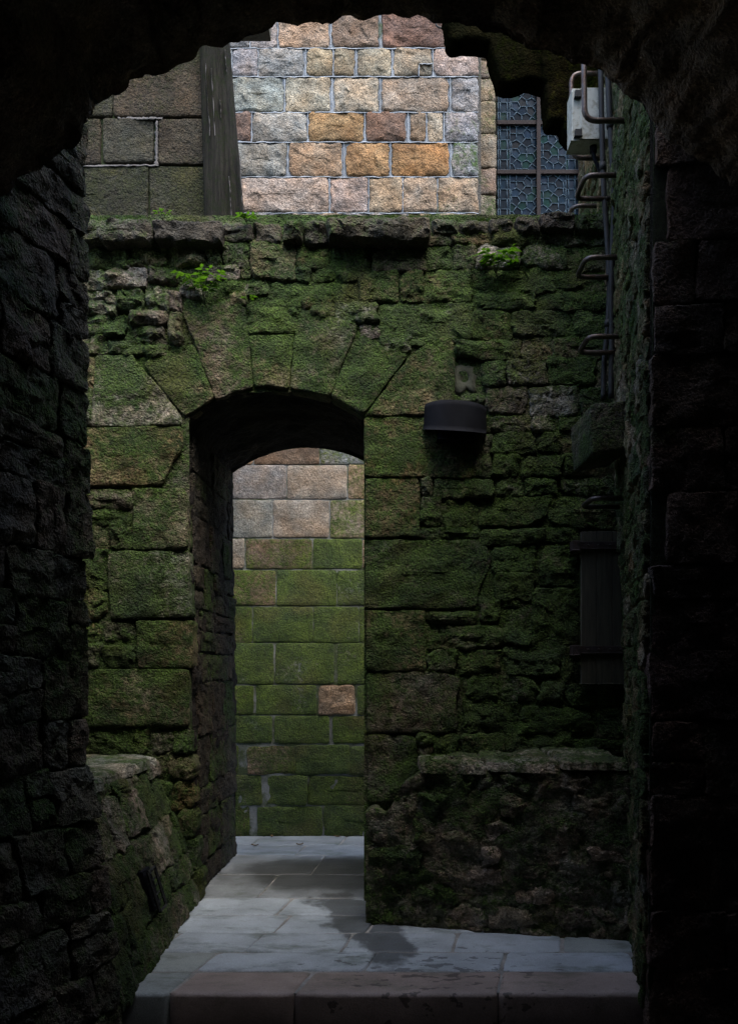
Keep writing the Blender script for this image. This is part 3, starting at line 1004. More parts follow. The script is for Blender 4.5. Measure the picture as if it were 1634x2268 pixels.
for px_, y0, y1 in [(474, 150, 300), (490, 220, 260), (507, 110, 160), (526, 330, 470), (462, 140, 300), (500, 390, 480)]:
    pts = []
    n = 14
    for k in range(n + 1):
        y = y0 + (y1 - y0) * k / n
        x = px_ + (y - 250) * 0.055 + 3.5 * noise.noise(Vector((px_, y * 0.02, 0)))
        pts.append((x, y, rng.choice((0.05, 0.2, 0.5, 0.9))))
    strip(pts, 5.225, 0.004, 'bleached_streak', M_MORTAR_WHITE, post)

# ------------------------------------------------------------------ window beyond, at the right
YW = 8.8
jamb = empty('window_wall', (1.3, 8.8, 0), 'dim stone wall round the leaded window, set back beside the granite wall', 'wall')
from_bm('wall_core', box(0.875, 3.4, YW + 0.10, YW + 0.7, -0.1, 9.0), M_CORE, jamb)
from_bm('return_core', box(0.866, 1.06, YB + 0.62, YW + 0.09, -0.1, 9.0), M_CORE, jamb)
YJ = YW - 0.12
ys = [-60, 30, 84, 131, 172, 222, 294, 371, 430, 482, 540]
for a, b in zip(ys, ys[1:]):
    stone(pxbox(1040, a + 1, 1098 + rng.uniform(-2, 2), b - 1, YJ, 1.2), wall_plane(YJ), M_MOSSY, jamb, vary((0.20, 0.175, 0.14), 0.2, 0.35, 0.12), proud=0.0, depth=0.2,
          rough=0.014, freq=8, corner=0.02, edge=0.015, jit=0.005, bulge=0.006, res=0.03)
for a, b in zip(ys, ys[1:]):
    stone(pxbox(1285, a + 1, 1420 + rng.uniform(-20, 20), b - 1, YJ, 1.2), wall_plane(YJ), M_MOSSY, jamb, vary((0.20, 0.175, 0.14), 0.2, 0.35, 0.12), proud=0.0, depth=0.2,
          rough=0.014, freq=8, corner=0.02, edge=0.015, jit=0.005, bulge=0.006, res=0.04)

win = empty('leaded_window', pix(1190, 520, YW), 'leaded glass window with pentagon panes and brown iron bars, right of the granite wall', 'window')


def clip(poly, x0, x1, y0, y1):
    def cut(pts, inside, inter):
        out = []
        for i in range(len(pts)):
            a, b = pts[i - 1], pts[i]
            if inside(b):
                if not inside(a):
                    out.append(inter(a, b))
                out.append(b)
            elif inside(a):
                out.append(inter(a, b))
        return out

    def ix(x):
        return lambda a, b: (x, a[1] + (b[1] - a[1]) * (x - a[0]) / (b[0] - a[0]))

    def iy(y):
        return lambda a, b: (a[0] + (b[0] - a[0]) * (y - a[1]) / (b[1] - a[1]), y)
    for ins, it in ((lambda p: p[0] >= x0, ix(x0)), (lambda p: p[0] <= x1, ix(x1)), (lambda p: p[1] >= y0, iy(y0)), (lambda p: p[1] <= y1, iy(y1))):
        if len(poly) < 3:
            return []
        poly = cut(poly, ins, it)
    return poly


lead_v, lead_f = [], []
lead_seen = set()


def came(a, b, r=0.0046):
    key = tuple(sorted(((round(a[0]), round(a[1])), (round(b[0]), round(b[1])))))
    if key in lead_seen or math.hypot(a[0] - b[0], a[1] - b[1]) < 1.0:
        return
    lead_seen.add(key)
    v, f = tube([pix(a[0], a[1], YW - 0.008), pix(b[0], b[1], YW - 0.008)], r, 5)
    o = len(lead_v)
    lead_v.extend(v)
    lead_f.extend([tuple(i + o for i in q) for q in f])


def pane(pts):
    cx, cy = sum(p[0] for p in pts) / len(pts), sum(p[1] for p in pts) / len(pts)
    r = rng.random()
    c = (0.004, 0.013, 0.024) if r < .5 else ((0.0015, 0.005, 0.009) if r < .8 else (0.002, 0.018, 0.016))
    th = 0.004
    ty_, tx_ = rng.uniform(-.05, .05), rng.uniform(-.05, .05)
    n = len(pts)
    vs = []
    for s in (0, 1):
        for x, y in pts:
            p = pix(x, y, YW)
            q = pix(cx, cy, YW)
            vs.append((p.x, YW + s * th + (p.x - q.x) * tx_ + (p.z - q.z) * ty_, p.z))
    fs = [tuple(range(n))[::-1], tuple(range(n, 2 * n))] + [(i, (i + 1) % n, n + (i + 1) % n, n + i) for i in range(n)]
    obj('pane', vs, fs, M_GLASS, win, vary(c, 0.25, 1, 0), smooth=False)


D_, T_, ROT = 25.0, 0.25, R(-27)


def cairo(x0, x1, y0, y1, ox, oy):
    def W(i, j):
        return (ox + D_ * (i * math.cos(ROT) - j * math.sin(ROT)), oy + D_ * (i * math.sin(ROT) + j * math.cos(ROT)))
    for i in range(-16, 17):
        for j in range(-16, 17):
            hor = (i + j) % 2 == 0
            # every pentagon straddles a lattice edge; build the two that belong to node (i, j)
            for horiz_edge in (True, False):
                if horiz_edge:   # edge (i,j)-(i+1,j): squares above (i,j) and below (i,j-1)
                    up_h, dn_h = (i + j) % 2 == 0, (i + j - 1) % 2 == 0
                    A, B = (i, j), (i + 1, j)
                    up = [(i + 1 - T_, j + .5), (i + T_, j + .5)] if up_h else [(i + .5, j + T_)]
                    dn = [(i + T_, j - .5), (i + 1 - T_, j - .5)] if dn_h else [(i + .5, j - T_)]
                    poly = [A] + dn + [B] + up
                else:            # edge (i,j)-(i,j+1): squares right (i,j) and left (i-1,j)
                    r_h, l_h = (i + j) % 2 == 0, (i - 1 + j) % 2 == 0
                    A, B = (i, j), (i, j + 1)
                    rt = [(i + T_, j + .5)] if r_h else [(i + .5, j + T_), (i + .5, j + 1 - T_)]
                    lf = [(i - T_, j + .5)] if l_h else [(i - .5, j + 1 - T_), (i - .5, j + T_)]
                    poly = [A] + rt + [B] + lf
                pts = clip([W(a, b) for a, b in poly], x0, x1, y0, y1)
                if len(pts) < 3:
                    continue
                ar = abs(sum(pts[k - 1][0] * pts[k][1] - pts[k][0] * pts[k - 1][1] for k in range(len(pts)))) / 2
                for k in range(len(pts)):
                    came(pts[k - 1], pts[k])
                if ar > 6:
                    pane(pts)


def border(x0, x1, y0, y1, xs, step, off):
    for a, b in zip(xs, xs[1:]):
        y = y0 + off - step
        while y < y1:
            p0, p1 = max(y, y0), min(y + step, y1)
            if p1 - p0 > 3:
                pts = [(a, p0), (b, p0), (b, p1), (a, p1)]
                for k in range(4):
                    came(pts[k - 1], pts[k])
                pane(pts)
            y += step


bars_y = [168, 275, 384, 492]
for r_ in range(3):
    y0, y1 = bars_y[r_] + 1, bars_y[r_ + 1] - 1
    border(1102, 1128, y0, y1, [1102, 1107, 1122, 1128], 22, [14, 12, 12][r_])
    cairo(1128, 1188, y0, y1, 1154, [214, 318, 424][r_])
    cairo(1192, 1252, y0, y1, 1224, [220, 322, 428][r_])
    border(1252, 1284, y0, y1, [1252, 1258, 1272, 1284], 22, [14, 12, 12][r_])
obj('lead_lattice', lead_v, lead_f, M_LEAD, win)
for y in bars_y[:3]:
    bm = box(pix(1099, y, YW).x, pix(1288, y, YW).x, YW - 0.035, YW - 0.012, pix(0, y + 4.5, YW).z, pix(0, y - 4.5, YW).z, 0.004)
    from_bm('iron_bar', bm, M_BAR, win)
from_bm('iron_bar', box(pix(1185.5, 0, YW).x, pix(1194.5, 0, YW).x, YW - 0.052, YW - 0.0355, pix(0, 500, YW).z, pix(0, 100, YW).z, 0.004), M_BAR, win)

# ------------------------------------------------------------------ right-hand courtyard wall (leans in as it rises)
def right_x(Y, z):
    k = max(0.0, min(1.0, (z - 1.2) / 2.8))
    a = 0.25 + (0.16 - 0.25) * k
    return 1.105 + 0.006 * z + a * (Y - 3.35)


def right_place(u, v, w):
    return (right_x(u, v) - w, u, v)


rw = empty('side_wall', (1.5, 4.6, 0), 'mossy rough rubble wall on the right with iron rungs, running beside the courtyard', 'wall')
bm = bmesh.new()
grid = []
for Y in [3.34, 4.0, 4.6, 5.2, 5.8, 6.4]:
    grid.append([bm.verts.new((right_x(Y, z) + 0.012, Y, z)) for z in (-0.1, 0.6, 1.2, 1.9, 2.6, 3.3, 4.0, 4.6, 5.4)] )
for i in range(5):
    for k in range(8):
        bm.faces.new((grid[i][k], grid[i + 1][k], grid[i + 1][k + 1], grid[i][k + 1]))
ret = bmesh.ops.extrude_face_region(bm, geom=list(bm.faces))
for v in ret['geom']:
    if isinstance(v, bmesh.types.BMVert):
        v.co.x = 2.6
from_bm('wall_core', bm, M_MORTAR_DARK, rw)
for q in courses(3.36, 6.35, -0.05, 5.38, (0.08, 0.20), (0.10, 0.30), 0.002, 0.016):
    zc = sum(p[1] for p in q) / 4
    yc = sum(p[0] for p in q) / 4
    if yc > 5.4 and zc < 3.6:
        continue
    stone(q, right_place, M_RUBBLE, rw, vary(rng.choice([(0.28, 0.23, 0.14), (0.24, 0.19, 0.11), (0.27, 0.24, 0.18)]), 0.25, rng.uniform(0.45, 0.72), 0.1), proud=rng.uniform(0.004, 0.020),
          depth=0.05, rough=0.015, freq=15, corner=0.02, edge=0.008, jit=0.008, bulge=0.001, res=0.018, tilt=0.05, facet=9)

# ------------------------------------------------------------------ tunnel: piers, walls, vault, unseen mass above
def pier_left(u, v, w):
    """u runs from the far corner (0) towards the camera"""
    c = Vector((-1.105, 3.30, 0))
    d = Vector((-1.285, 2.70, 0)) if u < 0.63 else None
    fl = 0.13 * max(0.0, 1 - v / 0.95) ** 0.8 if v < 0.95 else 0.0
    if u < 0.626:
        t = u / 0.626
        x, y = -1.105 - 0.18 * t, 3.30 - 0.60 * t
        nx, ny = 0.958, -0.287
    else:
        x, y = -1.285, 2.70 - (u - 0.626)
        nx, ny = 1.0, 0.0
    return (x + nx * w + fl, y + ny * w, v)


lp = empty('tunnel_wall', (-1.7, 3.2, -0.13), 'dark rubble wall of the tunnel on the left, nearest the camera', 'wall')
from_bm('wall_core', prism([(-1.125, 3.285), (-1.30, 2.70), (-1.30, -3.0), (-3.0, -3.0), (-3.0, 3.285)], -0.14, 3.6), M_CORE, lp)
from_bm('buttress_core', prism([(-1.125, 3.285), (-1.28, 2.76), (-3.0, 2.76), (-3.0, 3.285)], 3.6, 4.42), M_CORE, lp)
for q in courses(0.01, 1.25, -0.14, 4.5, (0.12, 0.26), (0.12, 0.34), 0.001, 0.016):
    if sum(p[0] for p in q) / 4 > 0.62 and sum(p[1] for p in q) / 4 > 2.7:
        continue
    stone(q, pier_left, M_TUNNEL, lp, vary(rng.choice([(0.115, 0.11, 0.08), (0.125, 0.11, 0.08), (0.105, 0.105, 0.08)]), 0.2, rng.uniform(0.28, 0.5), 0.1), proud=rng.uniform(0.006, 0.018),
          depth=0.05, rough=0.016, freq=12, corner=0.02, edge=0.008, jit=0.008, bulge=0.002, res=0.018, tilt=0.05, facet=10)


def pier_right(u, v, w):
    if u < 0.70:
        t = u / 0.70
        return (1.105 + 0.006 * v + 0.70 * t, 3.345 - 0.03 * t - w, v)
    return (1.80, 3.31 - (u - 0.70), v)


rp = empty('tunnel_wall', (1.8, 3.2, -0.13), 'almost black block wall of the tunnel on the right, nearest the camera', 'wall')
from_bm('wall_core', prism([(1.125, 3.352), (1.80, 3.322), (1.80, 2.70), (1.45, 2.66), (1.45, -3.0), (3.0, -3.0), (3.0, 3.352)], -0.14, 3.6), M_CORE, rp)
from_bm('buttress_core', prism([(1.16, 3.352), (1.42, 2.76), (3.0, 2.76), (3.0, 3.352)], 3.6, 4.42), M_CORE, rp)
for q in courses(0.01, 0.69, -0.14, 4.4, (0.20, 0.34), (0.25, 0.5), 0.001, 0.006):
    stone(q, pier_right, M_TUNNEL, rp, vary((0.15, 0.105, 0.08), 0.2, rng.uniform(0.05, 0.25), 0.1), proud=rng.uniform(0.010, 0.018),
          depth=0.05, rough=0.010, freq=8, corner=0.012, edge=0.006, jit=0.006, bulge=0.001, res=0.03, tilt=0.02, facet=8)

YV = 2.72
outline = [(-120, 640), (-60, 520), (0, 440), (60, 390), (110, 362), (160, 330), (186, 296), (192, 262), (216, 238), (226, 218), (262, 212), (284, 196), (296, 178), (332, 166), (362, 158),
           (380, 148), (432, 120), (446, 102), (500, 94), (520, 86), (548, 84), (572, 74), (606, 54), (640, 49), (676, 50), (712, 52), (738, 44), (752, 36), (800, 42), (840, 34), (864, 30),
           (900, 34), (936, 38), (960, 46), (992, 50), (1040, 62), (1088, 72), (1120, 84), (1150, 100), (1190, 112), (1236, 128), (1290, 144), (1330, 156), (1358, 180), (1380, 204), (1410, 226),
           (1450, 262), (1480, 300), (1540, 345), (1600, 392), (1660, 450), (1720, 540), (1760, 640)]


def lip(x):
    t = max(0.0, min(1.0, (x - 185) / 70.0))
    t = t * t * (3 - 2 * t)
    return YV + (2.86 - YV) * t


vp = [pix(x, y, lip(x)) for x, y in outline]
cl = [0.0]
for a, b in zip(vp, vp[1:]):
    cl.append(cl[-1] + (b - a).length)
NSV, NTV = 260, 60
verts, faces = [], []
mid = Vector((0, 0, 1.6))
for i in range(NSV + 1):
    s = cl[-1] * i / NSV
    k = 0
    while k < len(cl) - 2 and cl[k + 1] < s:
        k += 1
    t = (s - cl[k]) / (cl[k + 1] - cl[k])
    p = vp[k].lerp(vp[k + 1], t)
    nrm = Vector((p.x, 0, (p.z - 1.6))).normalized()
    for j in range(NTV + 1):
        tt = j / NTV
        y = p.y - tt ** 1.6 * (p.y + 2.88)
        grow = 0.05 * min(1, tt * 6)
        big_ = noise.fractal(Vector((s * 3.4, y * 3.0, 4.0)), 0.9, 2.1, 5) * 0.045
        cell = noise.cell(Vector((s * 6.0 + 0.4 * noise.noise(Vector((s * 4, y * 4, 1))), y * 3.2 + (int(s * 6) % 2) * 0.5, 2))) * 0.03
        rag = noise.fractal(Vector((s * 16, y * 12, 9)), 0.8, 2.2, 4) * 0.020
        d = grow + (big_ + cell) * min(1, tt * 10 + 0.12) + rag
        verts.append((p.x + nrm.x * d, y, p.z + nrm.z * d))
for i in range(NSV):
    for j in range(NTV):
        a = i * (NTV + 1) + j
        faces.append((a, a + NTV + 1, a + NTV + 2, a + 1))
vault = empty('tunnel_vault', (0, 0, 3.4), 'black ragged rubble vault arching over the top of the picture', 'vault')
obj('soffit', verts, faces, M_TUNNEL, vault, (0.22, 0.16, 0.115, 0.15))
# front face of the vault ring, seen only from the courtyard
bm = bmesh.new()
low = [bm.verts.new((verts[i * (NTV + 1)][0], verts[i * (NTV + 1)][1], verts[i * (NTV + 1)][2])) for i in range(0, NSV + 1, 2)]
hi = [bm.verts.new((v.co.x, v.co.y + 0.01, 4.3)) for v in low]
for i in range(len(low) - 1):
    bm.faces.new((low[i], low[i + 1], hi[i + 1], hi[i]))
from_bm('ring_face', bm, M_CORE, vault)
bld = from_bm('unseen_mass_above', prism([(-3.0, -3.0), (3.0, -3.0), (3.0, 2.855), (-1.05, 2.855), (-1.28, 2.742), (-3.0, 2.742)], 4.2, 5.0), M_CORE)  # unseen mass over the vault, its height set to block sky
tag(bld, 'unseen masonry mass above the tunnel vault, its height set to block sky', 'building')
blk = from_bm('added_end_wall', box(-3.0, 3.0, -3.6, -3.01, -0.14, 4.45), M_CORE)  # wall added behind the camera to keep the tunnel dark
tag(blk, 'unseen masonry added behind the viewer to keep the tunnel dark', 'wall')
lw = from_bm('courtyard_wall', box(-3.0, -2.05, 3.29, 4.84, -0.13, 3.2), M_CORE)
tag(lw, 'rough masonry wall closing the courtyard behind the left shelf', 'wall')
# sides above the tunnel walls so that no daylight leaks past the vault
from_bm('haunch', prism([(-3.0, -3.0), (-1.42, -3.0), (-1.42, 2.74), (-3.0, 2.74)], 3.6, 4.198), M_CORE, lp)
from_bm('haunch', prism([(3.0, -3.0), (1.55, -3.0), (1.55, 2.74), (3.0, 2.74)], 3.6, 4.198), M_CORE, rp)

# ------------------------------------------------------------------ stone shelf on the left
def shelf_place(u, v, w):
    k = max(0.0, min(1.0, v / 0.85))
    return (-0.985 - 0.27 * k ** 1.15 + w, u, v)


shelf = empty('stone_shelf', (-1.5, 4.1, 0), 'waist-high mossy stone shelf with a pale flat top, against the left wall', 'shelf')
bm = bmesh.new()
sec = [(-0.995, -0.02), (-1.075, 0.30), (-1.16, 0.58), (-1.262, 0.80), (-2.04, 0.80), (-2.04, -0.02)]
a = [bm.verts.new((x, 3.31, z)) for x, z in sec]
b = [bm.verts.new((x, YF - 0.03, z)) for x, z in sec]
fa, fb = bm.faces.new(a), bm.faces.new(b)
for i in range(len(sec)):
    j = (i + 1) % len(sec)
    bm.faces.new((a[i], a[j], b[j], b[i]))
bm.normal_update()
bmesh.ops.triangulate(bm, faces=[fa, fb])
from_bm('shelf_core', bm, M_MORTAR_DARK, shelf)
for q in courses(3.28, 4.84, -0.01, 0.80, (0.10, 0.22), (0.12, 0.34), 0.001, 0.020):
    stone(q, shelf_place, M_RUBBLE, shelf, vary(rng.choice([(0.17, 0.15, 0.12), (0.14, 0.13, 0.10), ST_GR]), 0.2, rng.uniform(0.45, 0.75), 0.1), proud=rng.uniform(0.004, 0.022),
          depth=0.05, rough=0.013, freq=10, corner=0.02, edge=0.009, jit=0.010, bulge=0.002, res=0.017, tilt=0.05, facet=9)
for y0, y1 in ((3.32, 3.83), (3.84, 4.36), (4.37, 4.81)):
    q = [(-2.03, y0), (-1.235 + rng.uniform(-.02, .02), y0), (-1.225 + rng.uniform(-.02, .02), y1), (-2.03, y1)]
    stone(q, lambda u, v, w: (u, v, 0.83 + w), M_MOSSY, shelf, (0.36, 0.37, 0.33, 0.46), proud=0.02, depth=0.04, rough=0.012, freq=6, corner=0.03, edge=0.02, jit=0.012, bulge=0.006,
          res=0.03, name='top_slab')

gr = empty('vent_grille', (-1.07, 4.0, 0.28), 'small dark louvred vent grille on the face of the left shelf', 'grille')
gy0, gy1, gz0, gz1 = 3.93, 4.05, 0.20, 0.385


def gp(y, z, off):
    p = shelf_place(y, z, off)
    return Vector(p)


for a_, b_ in (((gy0, gz0), (gy1, gz0)), ((gy1, gz0), (gy1, gz1)), ((gy1, gz1), (gy0, gz1)), ((gy0, gz1), (gy0, gz0))):
    v_, f_ = tube([gp(a_[0], a_[1], 0.055), gp(b_[0], b_[1], 0.055)], 0.008, 4)
    obj('frame_bar', v_, f_, M_CONDUIT, gr, smooth=False)
for k in range(5):
    z = gz0 + (gz1 - gz0) * (k + 0.6) / 5.4
    vs = [gp(gy0, z, 0.035), gp(gy1, z, 0.035), gp(gy1, z + 0.02, 0.052), gp(gy0, z + 0.02, 0.052)]
    vs += [p + Vector((0, 0, 0.004)) for p in vs]
    obj('louvre', vs, [(0, 3, 2, 1), (4, 5, 6, 7), (0, 1, 5, 4), (1, 2, 6, 5), (2, 3, 7, 6), (3, 0, 4, 7)], M_CONDUIT, gr, smooth=False)
vs = [gp(gy0, gz0, 0.03), gp(gy1, gz0, 0.03), gp(gy1, gz1, 0.03), gp(gy0, gz1, 0.03)]
vs += [p + Vector((-0.03, 0, 0)) for p in vs]
obj('back_plate', vs, [(0, 1, 2, 3), (7, 6, 5, 4), (0, 4, 5, 1), (1, 5, 6, 2), (2, 6, 7, 3), (3, 7, 4, 0)], M_SHEET, gr, smooth=False)

# ------------------------------------------------------------------ bench-like plinth right of the doorway
P0, P1 = Vector((-0.015, 4.41)), Vector((1.28, 4.12))
BD = (P1 - P0).normalized()
BN = Vector((BD.y, -BD.x))          # out of the face, towards the camera


def bench_uv(x, y):
    """frame pixel -> coordinates on the slanting face"""
    dx = (x - CX) / F
    # P0 + u*BD = (dx*Y, Y)
    u = (dx * P0.y - P0.x) / (BD.x - dx * BD.y)
    Y = P0.y + u * BD.y
    return (u, CAM_Z + (HY - y) / F * Y)


def bench_place(u, v, w):
    p = P0 + BD * u + BN * w
    return (p.x, p.y, v)


bench = empty('stone_plinth', (0.7, 4.5, 0), 'long mossy rubble plinth with a flat ledge, right of the doorway', 'plinth')
MOSS_HOSTS.append(bench)
face = [bench_uv(*p) for p in [(822, 2048), (822, 1835), (880, 1812), (915, 1775), (950, 1722), (1392, 1690), (1396, 2088)]]
bm = bmesh.new()
A = [bm.verts.new(bench_place(u, max(-0.02, v) if v > 0.1 else -0.02, -0.03)) for u, v in face]
B = [bm.verts.new((v.co.x + 0.04, YF + 0.005, v.co.z)) for v in A]
fa, fb = bm.faces.new(A), bm.faces.new(B)
for i in range(len(A)):
    j = (i + 1) % len(A)
    bm.faces.new((A[i], A[j], B[j], B[i]))
bm.normal_update()
bmesh.ops.triangulate(bm, faces=[fa, fb])
from_bm('plinth_core', bm, M_MORTAR_DARK, bench)
# rough mortared face between the stones
verts, faces = [], []
NU, NV = 150, 80
u_end = bench_uv(1397, 1900)[0]
for i in range(NU + 1):
    u = u_end * i / NU
    top = 0.835 if u > 0.30 else 0.60 + 0.235 * max(0.0, min(1.0, (u - 0.10) / 0.18)) + 0.02 * math.sin(u * 40)
    for j in range(NV + 1):
        v = -0.01 + (top + 0.01) * j / NV
        d = noise.fractal(Vector((u * 7, v * 8, 3)), 0.9, 2.1, 5) * 0.020 + noise.noise(Vector((u * 2.5, v * 3, 1))) * 0.015
        verts.append(bench_place(u, v, 0.004 + d - (0.05 if j == NV else 0)))
for i in range(NU):
    for j in range(NV):
        a = i * (NV + 1) + j
        faces.append((a, a + NV + 1, a + NV + 2, a + 1))
obj('rough_face', verts, faces, M_RUBBLE, bench, (0.22, 0.205, 0.165, 0.55))
y = 1706
while y < 2080:
    h = rng.uniform(34, 66)
    if y + h > 2062:
        h = 2092 - y
    x = 822 - rng.uniform(0, 40)
    while x < 1392:
        w = rng.uniform(48, 130)
        x0, x1 = max(x, 821), min(x + w, 1396)
        ymin = y + (25 if x0 > 1100 and h > 60 else 0)
        ok = x1 - x0 > 22 and not (y < 1790 and (x0 + x1) / 2 < 935 - (y - 1700) * 0.9)
        if ok and x0 < 935 - (y - 1700) * 0.9 and y < 1790:
            x0 = 935 - (y - 1700) * 0.9
            ok = x1 - x0 > 22
        if ok:
            q = [bench_uv(px_ + rng.uniform(-9, 9), min(py_ + rng.uniform(-9, 9), 2052 + (px_ - 830) * 0.07)) for px_, py_ in [(x0 + 2, y + 2), (x1 - 2, y + 2), (x1 - 2, y + h - 2), (x0 + 2, y + h - 2)]]
            left = x0 < 1000
            stone(q, bench_place, M_RUBBLE, bench, vary(rng.choice([(0.25, 0.22, 0.17), (0.21, 0.19, 0.15), (0.29, 0.25, 0.20)]), 0.2, rng.uniform(.55, .78) if left else rng.uniform(.25, .52), .08),
                  proud=rng.uniform(-0.012, 0.022), depth=0.06, rough=0.018, freq=11, corner=0.03, edge=0.012, jit=0.018, bulge=0.006, res=0.017, tilt=0.08, facet=12)
        x += w
    y += h
led = [(932, 1692), (1080, 1690), (1240, 1686), (1394, 1678)]
for (xa, ya), (xb, yb) in zip(led, led[1:]):
    ua, va = bench_uv(xa, ya)
    ub, vb = bench_uv(xb, yb)
    pa, pb = bench_place(ua + 0.002, 0, 0.02), bench_place(ub - 0.004, 0, 0.02)
    q = [(pa[0], pa[1]), (pb[0], pb[1]), (pb[0] + 0.03, YF - 0.02), (pa[0] + 0.03, YF - 0.02)]
    zt = (va + vb) / 2
    stone(q, (lambda zt: lambda u, v, w: (u, v, zt + w))(zt), M_RUBBLE, bench, (0.40, 0.37, 0.31, 0.5), proud=0.0, depth=0.05, rough=0.018, freq=10, corner=0.02, edge=0.012, jit=0.016,
          bulge=0.002, res=0.020, facet=12, tilt=0.02, name='ledge_slab')

# ------------------------------------------------------------------ broken masonry hanging at the upper right
rem = empty('broken_arch', (1.3, 5.0, 4.6), 'dark mossy stump of a broken arch jutting out in front of the window', 'masonry')
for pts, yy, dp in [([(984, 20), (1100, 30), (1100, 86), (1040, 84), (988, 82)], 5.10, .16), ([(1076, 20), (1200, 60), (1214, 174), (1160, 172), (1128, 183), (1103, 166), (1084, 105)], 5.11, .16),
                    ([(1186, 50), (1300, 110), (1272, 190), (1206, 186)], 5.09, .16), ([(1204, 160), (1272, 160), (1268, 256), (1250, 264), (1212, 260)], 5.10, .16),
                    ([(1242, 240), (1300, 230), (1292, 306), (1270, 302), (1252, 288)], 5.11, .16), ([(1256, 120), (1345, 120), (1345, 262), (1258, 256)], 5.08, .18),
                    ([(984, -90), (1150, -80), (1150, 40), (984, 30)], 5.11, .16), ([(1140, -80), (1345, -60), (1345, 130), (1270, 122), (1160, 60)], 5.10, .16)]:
    stone(pxpoly(pts, yy), wall_plane(yy), M_STUMP_SHADE, rem, vary((0.006, 0.006, 0.003), 0.15, 0.45, 0.08), proud=0.0, depth=dp, rough=0.014, freq=8, corner=0.03, edge=0.02, jit=0.014,
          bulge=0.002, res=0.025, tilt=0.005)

# ------------------------------------------------------------------ iron rungs, rails, conduits, box
def rung_path(yp, Yn, Yf, xl):
    z = CAM_Z + (HY - yp) / F * Yn
    xo = (xl - CX) / F * Yn
    return bend([(right_x(Yn, z) + 0.03, Yn, z), (xo, Yn, z), (xo, Yf, z - 0.004), (right_x(Yf, z) + 0.03, Yf, z - 0.004)], 0.05)


words = ['topmost', 'second', 'third', 'lowest']
for (yp, xl), wd in zip([(388, 1296), (570, 1298), (745, 1303), (1103, 1311)], ['topmost iron rung on the right wall, level with the window', 'iron rung on the right wall just below the mossy wall top',
                                                                              'iron rung on the right wall just above the jutting stone block', 'lowest iron rung on the right wall, just above the wooden shutter']):
    v_, f_ = tube(rung_path(yp, 4.33, 4.54, xl), 0.0135, 10)
    o = obj('ladder_rung', v_, f_, M_IRON)
    tag(o, wd, 'rung', 'iron rungs up the right wall')
z_ = CAM_Z + (HY - 456) / F * 5.1
xo = (1268 - CX) / F * 5.1
v_, f_ = tube(bend([(right_x(5.1, z_) + 0.05, 5.1, z_), (xo, 5.1, z_), (xo, 5.4, z_ - 0.004), (right_x(5.4, z_) + 0.05, 5.4, z_ - 0.004)], 0.05), 0.013, 10)
o = obj('ladder_rung', v_, f_, M_IRON)
tag(o, 'iron rung peeping over the mossy wall top, below the grey box', 'rung', 'iron rungs up the right wall')


def rail(xv, yt, yb, Y, xr, label):
    zt, zb = pix(0, yt, Y).z, pix(0, yb, Y).z
    xo = pix(xv, 0, Y).x
    v_, f_ = tube(bend([(right_x(Y, zt) + 0.04, Y, zt), (xo, Y, zt), (xo + 0.005, Y, zb), (right_x(Y, zb) + 0.04, Y, zb)], 0.06), 0.014, 10)
    o = obj('grab_rail', v_, f_, M_IRON)
    tag(o, label, 'rail')


rail(1291, -20, 267, 4.02, 1352, 'near brown iron grab rail bent in front of the grey box')
rail(1264, 163, 350, 4.86, 1335, 'far iron grab rail looping behind the grey box')

bx = empty('junction_box', pix(1300, 330, 4.72), 'weathered pale grey metal electrical box hung on the right wall', 'box')
x0, x1 = pix(1267, 0, 4.60).x, right_x(4.6, 4.4) + 0.02
z0, z1 = pix(0, 309, 4.60).z, pix(0, 192, 4.60).z
from_bm('case', box(x0, x1, 4.612, 4.73, z0, z1, 0.006), M_PAINT, bx)
from_bm('lid', box(x0 + 0.045, x1, 4.60, 4.613, z0 + 0.004, z1 - 0.004, 0.003), M_PAINT, bx)
for k in (0.12, 0.86):
    zz = z0 + (z1 - z0) * k
    hinge = from_bm('hinge', box(x0 + 0.012, x0 + 0.05, 4.590, 4.6115, zz - 0.02, zz + 0.02, 0.004), M_CONDUIT, bx)
    v_, f_ = tube([(x0 + 0.045, 4.597, zz - 0.022), (x0 + 0.045, 4.597, zz + 0.022)], 0.006, 8)
    obj('hinge_pin', v_, f_, M_CONDUIT, hinge)
v_, f_ = tube(bend([(x0 + 0.13, 4.66, z0 + 0.01), (x0 + 0.13, 4.66, z0 - 0.05), (x0 + 0.20, 4.68, z0 - 0.19), (x0 + 0.215, 4.68, z0 - 0.30)], 0.04), 0.011, 10)
obj('cable', v_, f_, M_SHEET, bx)
v_, f_ = tube([(x0 + 0.13, 4.66, z0 + 0.004), (x0 + 0.13, 4.66, z0 - 0.035)], 0.02, 12)
obj('cable_gland', v_, f_, M_SHEET, bx)


def conduit(pts, r, label, cuffs):
    path = []
    P = [pix(x, y, Y) for x, y, Y in pts]
    for i in range(len(P) - 1):
        for k in range(6):
            t = k / 6
            p0, p1, p2, p3 = P[max(i - 1, 0)], P[i], P[i + 1], P[min(i + 2, len(P) - 1)]
            path.append(0.5 * ((2 * p1) + (p2 - p0) * t + (2 * p0 - 5 * p1 + 4 * p2 - p3) * t * t + (3 * p1 - p0 - 3 * p2 + p3) * t ** 3))
    path.append(P[-1])
    e = empty('conduit', P[-1], label, 'conduit', 'conduits down the right wall')
    v_, f_ = tube(path, r, 10)
    obj('pipe', v_, f_, M_CONDUIT, e)
    for k in cuffs:
        i = int(k * (len(path) - 2))
        d = (path[i + 1] - path[i]).normalized()
        v_, f_ = tube([path[i] - d * 0.018, path[i] + d * 0.018], r * 1.28, 10)
        obj('collar', v_, f_, M_CONDUIT, e)


